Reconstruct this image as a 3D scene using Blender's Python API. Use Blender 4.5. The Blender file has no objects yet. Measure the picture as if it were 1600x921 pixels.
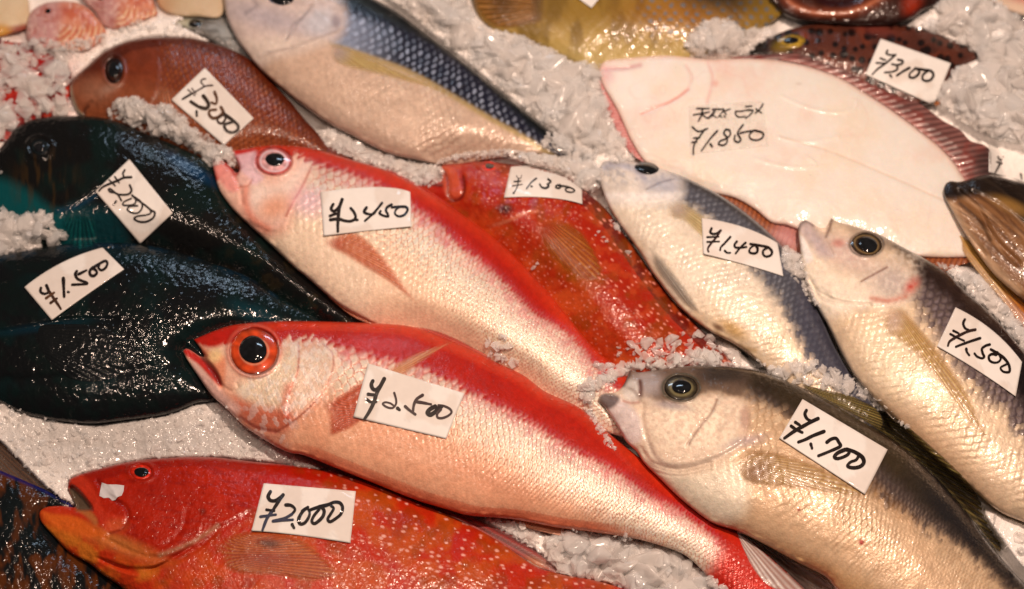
import bpy, math, random
import numpy as np

random.seed(7)
np.random.seed(7)
scene = bpy.context.scene
COL = scene.collection

# ------------------------------------------------------------------ camera
# The fish lie on a horizontal bed of crushed ice; 1 unit of "p" is about 0.41 mm.
W, H = 1600.0, 921.0
S = 0.65 / 1600.0
PITCH = math.radians(62.0)
DIST = 1.15
FOCAL = 36.0 * DIST / 0.65
CAM = np.array([0.0, -DIST * math.cos(PITCH), DIST * math.sin(PITCH)])
FWD = np.array([0.0, math.cos(PITCH), -math.sin(PITCH)])
UPV = np.array([0.0, math.sin(PITCH), math.cos(PITCH)])
RGT = np.array([1.0, 0.0, 0.0])
cam_data = bpy.data.cameras.new("camera")
cam = bpy.data.objects.new("camera", cam_data)
COL.objects.link(cam)
cam.location = CAM
cam.rotation_euler = (math.pi / 2 - PITCH, 0, 0)
cam_data.lens = FOCAL
cam_data.sensor_width = 36.0
cam_data.clip_start = 0.02
cam_data.clip_end = 50.0
cam_data.dof.use_dof = True
cam_data.dof.focus_distance = DIST * 0.925
cam_data.dof.aperture_fstop = 4.6
scene.camera = cam

# ------------------------------------------------------------------ light
world = bpy.data.worlds.new("World")
scene.world = world
world.use_nodes = True
bgn = world.node_tree.nodes["Background"]
bgn.inputs[0].default_value = (1.0, 0.9, 0.85, 1)
bgn.inputs[1].default_value = 0.035


def lamp(name, loc, target, power, size, color, size_y=None):
    d = bpy.data.lights.new(name, 'AREA')
    d.shape = 'RECTANGLE' if size_y else 'DISK'
    d.size = size
    if size_y:
        d.size_y = size_y
    d.energy = power
    d.color = color
    o = bpy.data.objects.new(name, d)
    COL.objects.link(o)
    o.location = loc
    v = np.array(target, float) - np.array(loc, float)
    from mathutils import Vector
    o.rotation_euler = Vector(v).to_track_quat('-Z', 'Y').to_euler()
    return o


WARM = (1.0, 0.73, 0.57)
lamp("stall_lamp", (0.26, 0.10, 1.04), (0.08, -0.06, 0), 9.0, 0.05, WARM)
lamp("stall_lamp", (-0.42, 0.00, 1.12), (-0.10, -0.02, 0), 1.5, 0.025, WARM)
lamp("stall_lamp", (-0.28, 0.46, 1.10), (0.05, 0.05, 0), 1.3, 0.03, WARM)
lamp("stall_lamp", (0.02, -0.16, 1.25), (0.05, -0.05, 0), 1.5, 0.03, WARM)
lamp("window_light", (-0.1, 1.5, 0.75), (0, 0, 0), 1.5, 0.5, (0.62, 0.80, 1.0), 0.06)

scene.view_settings.view_transform = 'Standard'
scene.view_settings.look = 'None'
scene.view_settings.exposure = 0.22
scene.view_settings.gamma = 1.0
scene.render.engine = 'CYCLES'
scene.cycles.use_denoising = True
try:
    scene.cycles.denoiser = 'OPENIMAGEDENOISE'
except Exception:
    pass
scene.cycles.max_bounces = 8
scene.cycles.transparent_max_bounces = 32
scene.cycles.caustics_reflective = False
scene.cycles.caustics_refractive = False
scene.cycles.sample_clamp_indirect = 4.0


# ------------------------------------------------------------------ maths
def unproject(px, py, z):
    """points at height z (p units) seen at traced place px,py"""
    px = np.asarray(px, float)
    py = np.asarray(py, float)
    k = 36.0 / FOCAL
    cx = (px / W - 0.5) * k
    cy = -(py / H - 0.5) * k * 589.0 / 1024.0
    d = FWD[None] + cx[:, None] * RGT[None] + cy[:, None] * UPV[None]
    zz = np.broadcast_to(np.asarray(z, float) * S, px.shape)
    t = (zz - CAM[2]) / d[:, 2]
    return CAM[None] + d * t[:, None]


def ss(a, b, x):
    t = np.clip((x - a) / (b - a), 0, 1)
    return t * t * (3 - 2 * t)


def hash2(ix, iy, seed=0):
    h = (ix.astype(np.int64) * 374761393 + iy.astype(np.int64) * 668265263 + seed * 974711) & 0x7fffffff
    h = ((h ^ (h >> 13)) * 1274126177) & 0x7fffffff
    h = ((h ^ (h >> 16)) * 2246822519) & 0x7fffffff
    return (h & 0xffff) / 65535.0


def vnoise(x, y, seed=0):
    ix = np.floor(x)
    iy = np.floor(y)
    fx = x - ix
    fy = y - iy
    fx = fx * fx * (3 - 2 * fx)
    fy = fy * fy * (3 - 2 * fy)
    a = hash2(ix, iy, seed)
    b = hash2(ix + 1, iy, seed)
    c = hash2(ix, iy + 1, seed)
    d = hash2(ix + 1, iy + 1, seed)
    return (a * (1 - fx) + b * fx) * (1 - fy) + (c * (1 - fx) + d * fx) * fy


def fbm(x, y, scale, seed=0, oct=3):
    t = 0
    amp = 0.5
    tot = 0
    f = 1.0 / scale
    for o in range(oct):
        t = t + amp * vnoise(x * f + 17.3 * o, y * f - 9.1 * o, seed + o)
        tot += amp
        amp *= 0.5
        f *= 2.03
    return t / tot


def s2l(c):
    c = np.asarray(c, float) / 255.0
    return np.where(c <= 0.04045, c / 12.92, ((c + 0.055) / 1.055) ** 2.4)


ILL = s2l((240, 222, 206)) / 0.80


def C(r, g, b, k=1.0):
    """base colour for r,g,b under the warm stall lamps, with extra shading contrast built in"""
    return np.clip((s2l((r, g, b)) / ILL) ** 1.22 * k, 0.002, 0.85)


def smooth_line(pts, closed=False, step=3.0, corner=()):
    """Catmull-Rom through pts, resampled"""
    P = np.array(pts, float)
    n = len(P)
    out = []
    rng = range(n if closed else n - 1)
    for i in rng:
        if closed:
            p0, p1, p2, p3 = P[(i - 1) % n], P[i], P[(i + 1) % n], P[(i + 2) % n]
        else:
            p0, p1, p2, p3 = P[max(i - 1, 0)], P[i], P[i + 1], P[min(i + 2, n - 1)]
        L = np.linalg.norm(p2 - p1)
        k = max(1, int(L / step))
        t = (np.arange(k) / k)[:, None]
        m1 = (p2 - p0) * 0.5
        m2 = (p3 - p1) * 0.5
        # keep tangents shorter than the chord so that tight corners do not loop
        for m in (m1, m2):
            q = np.linalg.norm(m)
            if q > L:
                m *= L / q
        if i % n in corner:
            m1 = (p2 - p1) * 0.5
        if (i + 1) % n in corner:
            m2 = (p2 - p1) * 0.5
        h00 = 2 * t ** 3 - 3 * t ** 2 + 1
        h10 = t ** 3 - 2 * t ** 2 + t
        h01 = -2 * t ** 3 + 3 * t ** 2
        h11 = t ** 3 - t ** 2
        out.append(h00 * p1 + h10 * m1 + h01 * p2 + h11 * m2)
    if not closed:
        out.append(P[-1][None])
    return np.concatenate(out)


def seg_dist(P, L, closed=False, extend=False):
    """distance, signed side (+ = right hand of travel in y-down), arc length, seg index"""
    A = L if closed else L[:-1]
    B = np.roll(L, -1, 0) if closed else L[1:]
    D = B - A
    ln = np.linalg.norm(D, axis=1) + 1e-9
    cum = np.concatenate([[0], np.cumsum(ln)])[:-1]
    n = len(P)
    best = np.full(n, 1e18)
    bi = np.zeros(n, int)
    bt = np.zeros(n)
    ch = max(1, int(3e6 / len(A)))
    for s in range(0, n, ch):
        p = P[s:s + ch]
        rx = p[:, None, 0] - A[None, :, 0]
        ry = p[:, None, 1] - A[None, :, 1]
        t = (rx * D[None, :, 0] + ry * D[None, :, 1]) / (ln ** 2)[None]
        lo = np.zeros(len(A))
        hi = np.ones(len(A))
        if extend:
            lo[0] = -50
            hi[-1] = 50
        t = np.clip(t, lo[None], hi[None])
        qx = rx - t * D[None, :, 0]
        qy = ry - t * D[None, :, 1]
        d2 = qx * qx + qy * qy
        k = np.argmin(d2, 1)
        r = np.arange(len(p))
        best[s:s + ch] = d2[r, k]
        bi[s:s + ch] = k
        bt[s:s + ch] = t[r, k]
    d = np.sqrt(best)
    cr = D[bi, 0] * (P[:, 1] - A[bi, 1]) - D[bi, 1] * (P[:, 0] - A[bi, 0])
    return d, np.sign(cr), cum[bi] + bt * ln[bi], bi


def inside_poly(P, L):
    x, y = P[:, 0], P[:, 1]
    c = np.zeros(len(P), bool)
    A = L
    B = np.roll(L, -1, 0)
    for (ax, ay), (bx, by) in zip(A, B):
        if ay == by:
            continue
        m = (ay > y) != (by > y)
        c ^= m & (x < (bx - ax) * (y - ay) / (by - ay) + ax)
    return c


# ------------------------------------------------------------------ lattice
G = 1.6
X0, Y0 = -160.0, -160.0
NX, NY = 1201, 776
LX = X0 + np.arange(NX) * G
LY = Y0 + np.arange(NY) * G
ZTOP = np.full((NY, NX), -12.0)     # highest surface so far
ZLIM = np.full((NY, NX), 1e6)       # how high a lower fish may rise there


def mask_of(L, x0, x1, y0, y1):
    """even-odd raster of polygon L on lattice columns x0:x1, rows y0:y1"""
    m = np.zeros((y1 - y0, x1 - x0), bool)
    xs = LX[x0:x1]
    A = L
    B = np.roll(L, -1, 0)
    for j in range(y0, y1):
        y = LY[j] + 1e-6
        s = (A[:, 1] > y) != (B[:, 1] > y)
        if not s.any():
            continue
        a, b = A[s], B[s]
        xc = np.sort(a[:, 0] + (y - a[:, 1]) * (b[:, 0] - a[:, 0]) / (b[:, 1] - a[:, 1]))
        m[j - y0] = (np.searchsorted(xc, xs) % 2) == 1
    return m


def dil(m, k=1):
    for _ in range(k):
        n = m.copy()
        n[1:] |= m[:-1]
        n[:-1] |= m[1:]
        q = n.copy()
        n[:, 1:] |= q[:, :-1]
        n[:, :-1] |= q[:, 1:]
        m = n
    return m


def chamfer(m, k):
    """distance (p) outside mask up to k steps"""
    d = np.where(m, 0.0, 1e5)
    for _ in range(k):
        n = d.copy()
        n[1:] = np.minimum(n[1:], d[:-1] + G)
        n[:-1] = np.minimum(n[:-1], d[1:] + G)
        n[:, 1:] = np.minimum(n[:, 1:], d[:, :-1] + G)
        n[:, :-1] = np.minimum(n[:, :-1], d[:, 1:] + G)
        n[1:, 1:] = np.minimum(n[1:, 1:], d[:-1, :-1] + 1.41 * G)
        n[:-1, :-1] = np.minimum(n[:-1, :-1], d[1:, 1:] + 1.41 * G)
        n[1:, :-1] = np.minimum(n[1:, :-1], d[:-1, 1:] + 1.41 * G)
        n[:-1, 1:] = np.minimum(n[:-1, 1:], d[1:, :-1] + 1.41 * G)
        d = n
    return d


def boxblur(a, r, it=1):
    for _ in range(it):
        for ax in (0, 1):
            p = np.pad(a, [(r + 1, r) if i == ax else (0, 0) for i in (0, 1)], mode='edge')
            c = np.cumsum(p, ax)
            if ax == 0:
                a = (c[2 * r + 1:] - c[:-2 * r - 1]) / (2 * r + 1)
            else:
                a = (c[:, 2 * r + 1:] - c[:, :-2 * r - 1]) / (2 * r + 1)
    return a


def inflate(m):
    """solve lap(phi) = -1 inside m (distances in p): 2*phi = squared half-circle height"""
    phi = None
    for k in (16, 8, 4, 2, 1):
        mk = m[::k, ::k]
        if phi is None:
            f = np.zeros(mk.shape)
            it = 500
        else:
            f = np.repeat(np.repeat(phi, 2, 0), 2, 1)
            f = np.pad(f, ((0, max(0, mk.shape[0] - f.shape[0])), (0, max(0, mk.shape[1] - f.shape[1]))), mode='edge')
            f = f[:mk.shape[0], :mk.shape[1]]
            it = 140 if k > 1 else 90
        h2 = (k * G) ** 2
        f = f * mk
        for _ in range(it):
            q = np.pad(f, 1)
            f = mk * (q[2:, 1:-1] + q[:-2, 1:-1] + q[1:-1, 2:] + q[1:-1, :-2] + h2) * 0.25
        phi = f
    return phi


def bil(F, px, py):
    x = np.clip((np.asarray(px, float) - X0) / G, 0, NX - 1.001)
    y = np.clip((np.asarray(py, float) - Y0) / G, 0, NY - 1.001)
    i = x.astype(int)
    j = y.astype(int)
    fx = x - i
    fy = y - j
    return (F[j, i] * (1 - fx) + F[j, i + 1] * fx) * (1 - fy) + (F[j + 1, i] * (1 - fx) + F[j + 1, i + 1] * fx) * fy


# ------------------------------------------------------------------ mesh / object helpers
def new_mesh(name, V, faces, mat, parent=None, col=None, par=None, smooth=True):
    """faces: list of int arrays (n,3) or (n,4)"""
    me = bpy.data.meshes.new(name)
    V = np.asarray(V, np.float32)
    faces = [np.asarray(f, np.int32) for f in faces if len(f)]
    nl = sum(f.size for f in faces)
    npoly = sum(len(f) for f in faces)
    me.vertices.add(len(V))
    me.vertices.foreach_set("co", V.ravel())
    me.loops.add(nl)
    me.loops.foreach_set("vertex_index", np.concatenate([f.ravel() for f in faces]).astype(np.int32))
    me.polygons.add(npoly)
    tot = np.concatenate([np.full(len(f), f.shape[1], np.int32) for f in faces])
    start = np.concatenate([[0], np.cumsum(tot)[:-1]]).astype(np.int32)
    me.polygons.foreach_set("loop_start", start)
    me.polygons.foreach_set("loop_total", tot)
    me.polygons.foreach_set("use_smooth", np.full(npoly, smooth, bool))
    me.update(calc_edges=True)
    for nm, arr in (("Col", col), ("Par", par)):
        if arr is not None:
            a = me.attributes.new(nm, 'FLOAT_COLOR', 'POINT')
            full = np.ones((len(V), 4), np.float32)
            arr = np.asarray(arr)
            full[:, :arr.shape[1]] = arr
            a.data.foreach_set("color", full.ravel())
    me.materials.append(mat)
    o = bpy.data.objects.new(name, me)
    COL.objects.link(o)
    if parent is not None:
        o.parent = parent
        o.matrix_parent_inverse = parent.matrix_world.inverted()
    return o


def thing(name, label, cat, loc, group=None):
    o = bpy.data.objects.new(name, None)
    COL.objects.link(o)
    o.location = loc
    o.empty_display_size = 0.02
    o["label"] = label
    o["category"] = cat
    if group:
        o["group"] = group
    bpy.context.view_layer.update()
    return o


def tag_obj(o, label=None, cat=None, group=None, kind=None):
    for k, v in (("label", label), ("category", cat), ("group", group), ("kind", kind)):
        if v:
            o[k] = v
    return o


# ------------------------------------------------------------------ materials
def nodes_of(m):
    m.use_nodes = True
    nt = m.node_tree
    return nt, nt.nodes["Principled BSDF"]


def skin_mat(name, bscale=900, bstr=0.15, cscale=500, cstr=0.25, sss=0.0, spec=0.3, coat_rough=0.06, tint=0.10, dist=0.0006, alpha=False, coat_ior=1.4, cdet=2):
    m = bpy.data.materials.new(name)
    nt, b = nodes_of(m)
    at = nt.nodes.new("ShaderNodeAttribute")
    at.attribute_name = "Col"
    pa = nt.nodes.new("ShaderNodeAttribute")
    pa.attribute_name = "Par"
    sp = nt.nodes.new("ShaderNodeSeparateColor")
    nt.links.new(pa.outputs["Color"], sp.inputs[0])
    tc = nt.nodes.new("ShaderNodeTexCoord")
    # slight pigment mottling, finer than the traced pattern
    nz = nt.nodes.new("ShaderNodeTexNoise")
    nz.inputs["Scale"].default_value = 1400
    nz.inputs["Detail"].default_value = 2
    nt.links.new(tc.outputs["Object"], nz.inputs["Vector"])
    mr = nt.nodes.new("ShaderNodeMapRange")
    mr.inputs["To Min"].default_value = 1 - tint * 2
    mr.inputs["To Max"].default_value = 1 + tint * 2
    nt.links.new(nz.outputs["Fac"], mr.inputs["Value"])
    mx = nt.nodes.new("ShaderNodeMix")
    mx.data_type = 'RGBA'
    mx.blend_type = 'MULTIPLY'
    mx.inputs["Factor"].default_value = 1.0
    nt.links.new(at.outputs["Color"], mx.inputs["A"])
    nt.links.new(mr.outputs["Result"], mx.inputs["B"])
    nt.links.new(mx.outputs["Result"], b.inputs["Base Color"])
    nt.links.new(sp.outputs[0], b.inputs["Roughness"])
    nt.links.new(sp.outputs[1], b.inputs["Metallic"])
    nt.links.new(sp.outputs[2], b.inputs["Coat Weight"])
    b.inputs["Coat Roughness"].default_value = coat_rough
    if alpha:
        nt.links.new(at.outputs["Alpha"], b.inputs["Alpha"])
    b.inputs["Coat IOR"].default_value = coat_ior
    b.inputs["Specular IOR Level"].default_value = spec
    if sss:
        b.inputs["Subsurface Weight"].default_value = sss
        b.inputs["Subsurface Radius"].default_value = (1.0, 0.45, 0.25)
        b.inputs["Subsurface Scale"].default_value = 0.004

    def bump(scale, strength, det):
        n = nt.nodes.new("ShaderNodeTexNoise")
        n.inputs["Scale"].default_value = scale
        n.inputs["Detail"].default_value = det
        n.inputs["Roughness"].default_value = 0.55
        nt.links.new(tc.outputs["Object"], n.inputs["Vector"])
        bp = nt.nodes.new("ShaderNodeBump")
        bp.inputs["Strength"].default_value = strength
        bp.inputs["Distance"].default_value = dist
        nt.links.new(n.outputs["Fac"], bp.inputs["Height"])
        return bp
    b1 = bump(bscale, bstr, 2)
    nt.links.new(b1.outputs[0], b.inputs["Normal"])
    b2 = bump(cscale, cstr, cdet)
    nt.links.new(b2.outputs[0], b.inputs["Coat Normal"])
    return m


def plain_mat(name, color, rough=0.4, coat=0.0, noise=0.0, nscale=300, bump=0.0, trans=0.0, ior=1.4, attr=False):
    m = bpy.data.materials.new(name)
    nt, b = nodes_of(m)
    b.inputs["Base Color"].default_value = (*color, 1)
    b.inputs["Roughness"].default_value = rough
    b.inputs["Coat Weight"].default_value = coat
    b.inputs["Coat Roughness"].default_value = 0.04
    b.inputs["Transmission Weight"].default_value = trans
    b.inputs["IOR"].default_value = ior
    tc = nt.nodes.new("ShaderNodeTexCoord")
    nz = nt.nodes.new("ShaderNodeTexNoise")
    nz.inputs["Scale"].default_value = nscale
    nz.inputs["Detail"].default_value = 3
    nt.links.new(tc.outputs["Object"], nz.inputs["Vector"])
    src = None
    if attr:
        at = nt.nodes.new("ShaderNodeAttribute")
        at.attribute_name = "Col"
        src = at.outputs["Color"]
        nt.links.new(src, b.inputs["Base Color"])
    if noise:
        mr = nt.nodes.new("ShaderNodeMapRange")
        mr.inputs["To Min"].default_value = 1 - noise
        mr.inputs["To Max"].default_value = 1 + noise
        nt.links.new(nz.outputs["Fac"], mr.inputs["Value"])
        mx = nt.nodes.new("ShaderNodeMix")
        mx.data_type = 'RGBA'
        mx.blend_type = 'MULTIPLY'
        mx.inputs["Factor"].default_value = 1.0
        if src is not None:
            nt.links.new(src, mx.inputs["A"])
        else:
            mx.inputs["A"].default_value = (*color, 1)
        nt.links.new(mr.outputs["Result"], mx.inputs["B"])
        nt.links.new(mx.outputs["Result"], b.inputs["Base Color"])
    if bump:
        bp = nt.nodes.new("ShaderNodeBump")
        bp.inputs["Strength"].default_value = bump
        bp.inputs["Distance"].default_value = 0.0005
        nt.links.new(nz.outputs["Fac"], bp.inputs["Height"])
        nt.links.new(bp.outputs[0], b.inputs["Normal"])
    return m


# ------------------------------------------------------------------ painting context
class Ctx:
    def __init__(s, P, d, spine):
        s.P = P
        s.x = P[:, 0]
        s.y = P[:, 1]
        s.d = d
        s.spine = spine
        s.dz = np.zeros(len(P))
        s.rough = np.full(len(P), 0.38)
        s.metal = np.zeros(len(P))
        s.coat = np.full(len(P), 0.5)
        s.alpha = np.ones(len(P))
        if spine is not None:
            L = smooth_line(spine, step=8)
            dd, sg, u, _ = seg_dist(P, L, extend=True)
            s.u = u
            s.v = dd * sg
            s.len = np.sum(np.linalg.norm(np.diff(L, axis=0), axis=1))

    def base(s, c):
        s.col = np.tile(np.asarray(c, float), (len(s.P), 1))

    def lay(s, c, m):
        m = np.clip(m, 0, 1)[:, None]
        s.col = s.col * (1 - m) + np.asarray(c, float) * m

    def mul(s, f):
        s.col = s.col * (f[:, None] if f.ndim == 1 else f)

    def sd(s, pts):
        d, g, _, _ = seg_dist(s.P, smooth_line(pts, step=8), extend=True)
        return d * g

    def ld(s, pts):
        return seg_dist(s.P, smooth_line(pts, step=4))[0]

    def line(s, pts, w):
        return np.exp(-(s.ld(pts) / w) ** 2)

    def blob(s, cx, cy, rx, ry, ang=0, soft=0.4):
        a = math.radians(ang)
        dx = s.x - cx
        dy = s.y - cy
        q = np.sqrt(((dx * math.cos(a) + dy * math.sin(a)) / rx) ** 2 + ((-dx * math.sin(a) + dy * math.cos(a)) / ry) ** 2)
        return 1 - ss(1 - soft, 1 + soft, q)

    def poly(s, pts, soft=3):
        L = smooth_line(pts, True, 4)
        d = seg_dist(s.P, L, True)[0]
        i = inside_poly(s.P, L)
        return ss(-soft, soft, np.where(i, d, -d))

    def n(s, scale, seed=0, oct=3):
        return fbm(s.x, s.y, scale, seed, oct)

    def nuv(s, su, sv, seed=0, oct=2):
        return fbm(s.u / su, s.v / sv, 1.0, seed, oct)

    def crease(s, pts, depth, w):
        s.dz -= depth * s.line(pts, w)

    def flap(s, pts, amp, length=30, w=1.5):
        """edge of a plate that lies on the left side of travel and ends at pts"""
        L = smooth_line(pts, step=4)
        d, g, a, _ = seg_dist(s.P, L)
        tot = np.sum(np.linalg.norm(np.diff(L, axis=0), axis=1))
        env = ss(0, 0.15, a / tot) * (1 - ss(0.85, 1.0, a / tot))
        q = d * g
        s.dz += 0.62 * amp * env * np.exp(np.minimum(q, 0) / length) * (1 - ss(-w * 1.6, w * 1.6, q))

    def scales(s, a, b, size=None, seed=0):
        """overlapping scales: returns centre v offset, height 0..1, edge 0..1, random"""
        f = np.ones(len(s.P)) if size is None else size
        U = s.u / (a * f) + 1.0 * (fbm(s.x, s.y, 44, seed + 60, 2) - 0.5) + 0.35 * (fbm(s.x, s.y, 13, seed + 61, 2) - 0.5)
        V = s.v / (b * f) + 1.0 * (fbm(s.x, s.y, 50, seed + 62, 2) - 0.5) + 0.35 * (fbm(s.x, s.y, 14, seed + 63, 2) - 0.5)
        best = np.full(len(U), 1e9)
        t = np.ones(len(U))
        rnd = np.zeros(len(U))
        ht = np.zeros(len(U))
        cv = np.zeros(len(U))
        j0 = np.round(V)
        for dj in (-1, 0, 1):
            j = j0 + dj
            off = 0.5 * (np.mod(j, 2))
            i0 = np.floor(U - off)
            for di in (-1, 0, 1):
                cu = i0 + di + off
                ju = (hash2(i0 + di, j, seed) - 0.5) * 0.16
                q = np.sqrt(((U - cu - ju) / 1.02) ** 2 + ((V - j) / 0.98) ** 2)
                ok = (q < 1) & (cu < best)
                best = np.where(ok, cu, best)
                t = np.where(ok, q, t)
                ht = np.where(ok, (U - cu - ju), ht)
                rnd = np.where(ok, hash2(i0 + di, j, seed + 5), rnd)
                cv = np.where(ok, j, cv)
        return cv * b * f, ht, t, rnd


BODIES = {}


class Body:
    def __init__(s, key, pts, z0, ratio, spine, corner=(), flat=0.0, ramp=0.8, floor=-30):
        s.key = key
        L = smooth_line(pts, True, 3.0, corner)
        s.L = L
        s.z0 = z0
        x0 = max(0, int((L[:, 0].min() - X0) / G) - 3)
        x1 = min(NX, int((L[:, 0].max() - X0) / G) + 4)
        y0 = max(0, int((L[:, 1].min() - Y0) / G) - 3)
        y1 = min(NY, int((L[:, 1].max() - Y0) / G) + 4)
        s.box = (x0, x1, y0, y1)
        m = mask_of(L, x0, x1, y0, y1)
        s.m = m
        cell = m[:-1, :-1] | m[1:, :-1] | m[:-1, 1:] | m[1:, 1:]
        use = np.zeros(m.shape, bool)
        use[:-1, :-1] |= cell
        use[1:, :-1] |= cell
        use[:-1, 1:] |= cell
        use[1:, 1:] |= cell
        gx, gy = np.meshgrid(LX[x0:x1], LY[y0:y1])
        P = np.stack([gx, gy], -1).astype(float)
        out = use & ~m
        band = dil(~m, 9) & m
        area = np.sum(L[:, 0] * np.roll(L[:, 1], -1) - np.roll(L[:, 0], -1) * L[:, 1])
        A = L
        B = np.roll(L, -1, 0)
        # snap the outer ring of vertices onto the outline
        po = P[out]
        d, _, _, bi = seg_dist(po, L, True)
        D = B[bi] - A[bi]
        t = np.clip(np.sum((po - A[bi]) * D, 1) / (np.sum(D * D, 1) + 1e-9), 0, 1)
        P[out] = A[bi] + t[:, None] * D
        nin = np.stack([-D[:, 1], D[:, 0]], 1) * (1 if area > 0 else -1)
        nin /= np.linalg.norm(nin, axis=1)[:, None] + 1e-9
        dist = np.full(m.shape, 99.0)
        dist[out] = 0
        dist[band] = seg_dist(P[band], L, True)[0]
        phi = inflate(m)
        inb = band & (dist > 0.05)
        r = np.where(inb, phi / np.maximum(dist, 0.05), 0)
        w = inb.astype(float)
        rs = boxblur(r * w, 2, 2) / np.maximum(boxblur(w, 2, 2), 1e-6)
        k = 1 - ss(6, 12, dist)
        phi = np.where(m, k * rs * dist + (1 - k) * phi, 0)
        h = ratio * np.sqrt(2 * np.maximum(phi, 0))
        if flat:
            hm = h.max()
            h = hm * (1 - (1 - h / hm) ** (1 + flat))
        z = z0 + h
        lim = ZLIM[y0:y1, x0:x1]
        q = 5.0
        dlt = np.clip((z - lim) / q, -20, 20)
        z = np.minimum(z, lim) - q * np.log1p(np.exp(-np.abs(dlt)))
        z = np.where(lim > 1e5, z0 + h, z)
        s.use = use
        s.idx = np.full(m.shape, -1)
        s.idx[use] = np.arange(use.sum())
        s.P = P[use]
        s.zb = z[use]
        s.dist = dist[use]
        s.cell = cell
        s.out = out
        s.nin = nin
        s.outidx = s.idx[out]
        s.floor = floor
        s.ctx = Ctx(s.P, s.dist, spine)
        # limits for whatever lies below
        fm = np.zeros((NY, NX), bool)
        fm[y0:y1, x0:x1] = m
        a, b_, c_, d_ = max(0, y0 - 60), min(NY, y1 + 60), max(0, x0 - 60), min(NX, x1 + 60)
        dd = chamfer(fm[a:b_, c_:d_], 55)
        new = np.where(dd < 1e4, z0 - 4 + ramp * dd, 1e6)
        ZLIM[a:b_, c_:d_] = np.minimum(ZLIM[a:b_, c_:d_], new)
        BODIES[key] = s

    def build(s, name, parent, mat):
        c = s.ctx
        edge = ss(0, 5, s.dist)
        z = s.zb + c.dz * edge
        s.z = z
        V = unproject(s.P[:, 0], s.P[:, 1], z)
        idx = s.idx
        f = np.stack([idx[:-1, :-1], idx[1:, :-1], idx[1:, 1:], idx[:-1, 1:]], -1)[s.cell]
        col = c.col
        par = np.stack([c.rough, c.metal, c.coat], 1)
        # underside: the rim curves in and down into the ice
        e = np.concatenate([f[:, [0, 1]], f[:, [1, 2]], f[:, [2, 3]], f[:, [3, 0]]])
        key = np.sort(e, 1)
        kk = key[:, 0].astype(np.int64) * 10000000 + key[:, 1]
        _, inv, cnt = np.unique(kk, return_inverse=True, return_counts=True)
        be = e[cnt[inv] == 1]
        rim = np.unique(be)
        nin = np.zeros((len(s.P), 2))
        nin[s.outidx] = s.nin
        faces = [f]
        Vs = [V]
        cols = [col]
        pars = [par]
        base = len(V)
        prev = np.full(len(s.P), -1)
        prev[rim] = rim
        for (inn, dn) in ((1.0, 5), (3.5, 12), (9, 21), (16, 34)):
            pp = s.P[rim] + nin[rim] * inn
            zz = np.maximum(s.zb[rim] - dn, s.floor)
            Vs.append(unproject(pp[:, 0], pp[:, 1], zz))
            cols.append(col[rim])
            pars.append(par[rim])
            cur = np.full(len(s.P), -1)
            cur[rim] = base + np.arange(len(rim))
            base += len(rim)
            faces.append(np.stack([prev[be[:, 1]], prev[be[:, 0]], cur[be[:, 0]], cur[be[:, 1]]], 1))
            prev = cur
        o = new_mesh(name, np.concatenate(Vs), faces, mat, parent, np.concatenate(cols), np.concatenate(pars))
        x0, x1, y0, y1 = s.box
        zz = np.full(s.m.shape, -1e3)
        zz[s.use] = z
        zz[~s.m] = -1e3
        ZTOP[y0:y1, x0:x1] = np.maximum(ZTOP[y0:y1, x0:x1], zz)
        zb = np.full((NY, NX), s.z0)
        sub = zb[y0:y1, x0:x1]
        sub[s.use] = s.zb
        s.ZB = zb
        return o

    def loc(s):
        p = s.L.mean(0)
        return unproject([p[0]], [p[1]], [0.0])[0]


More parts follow.
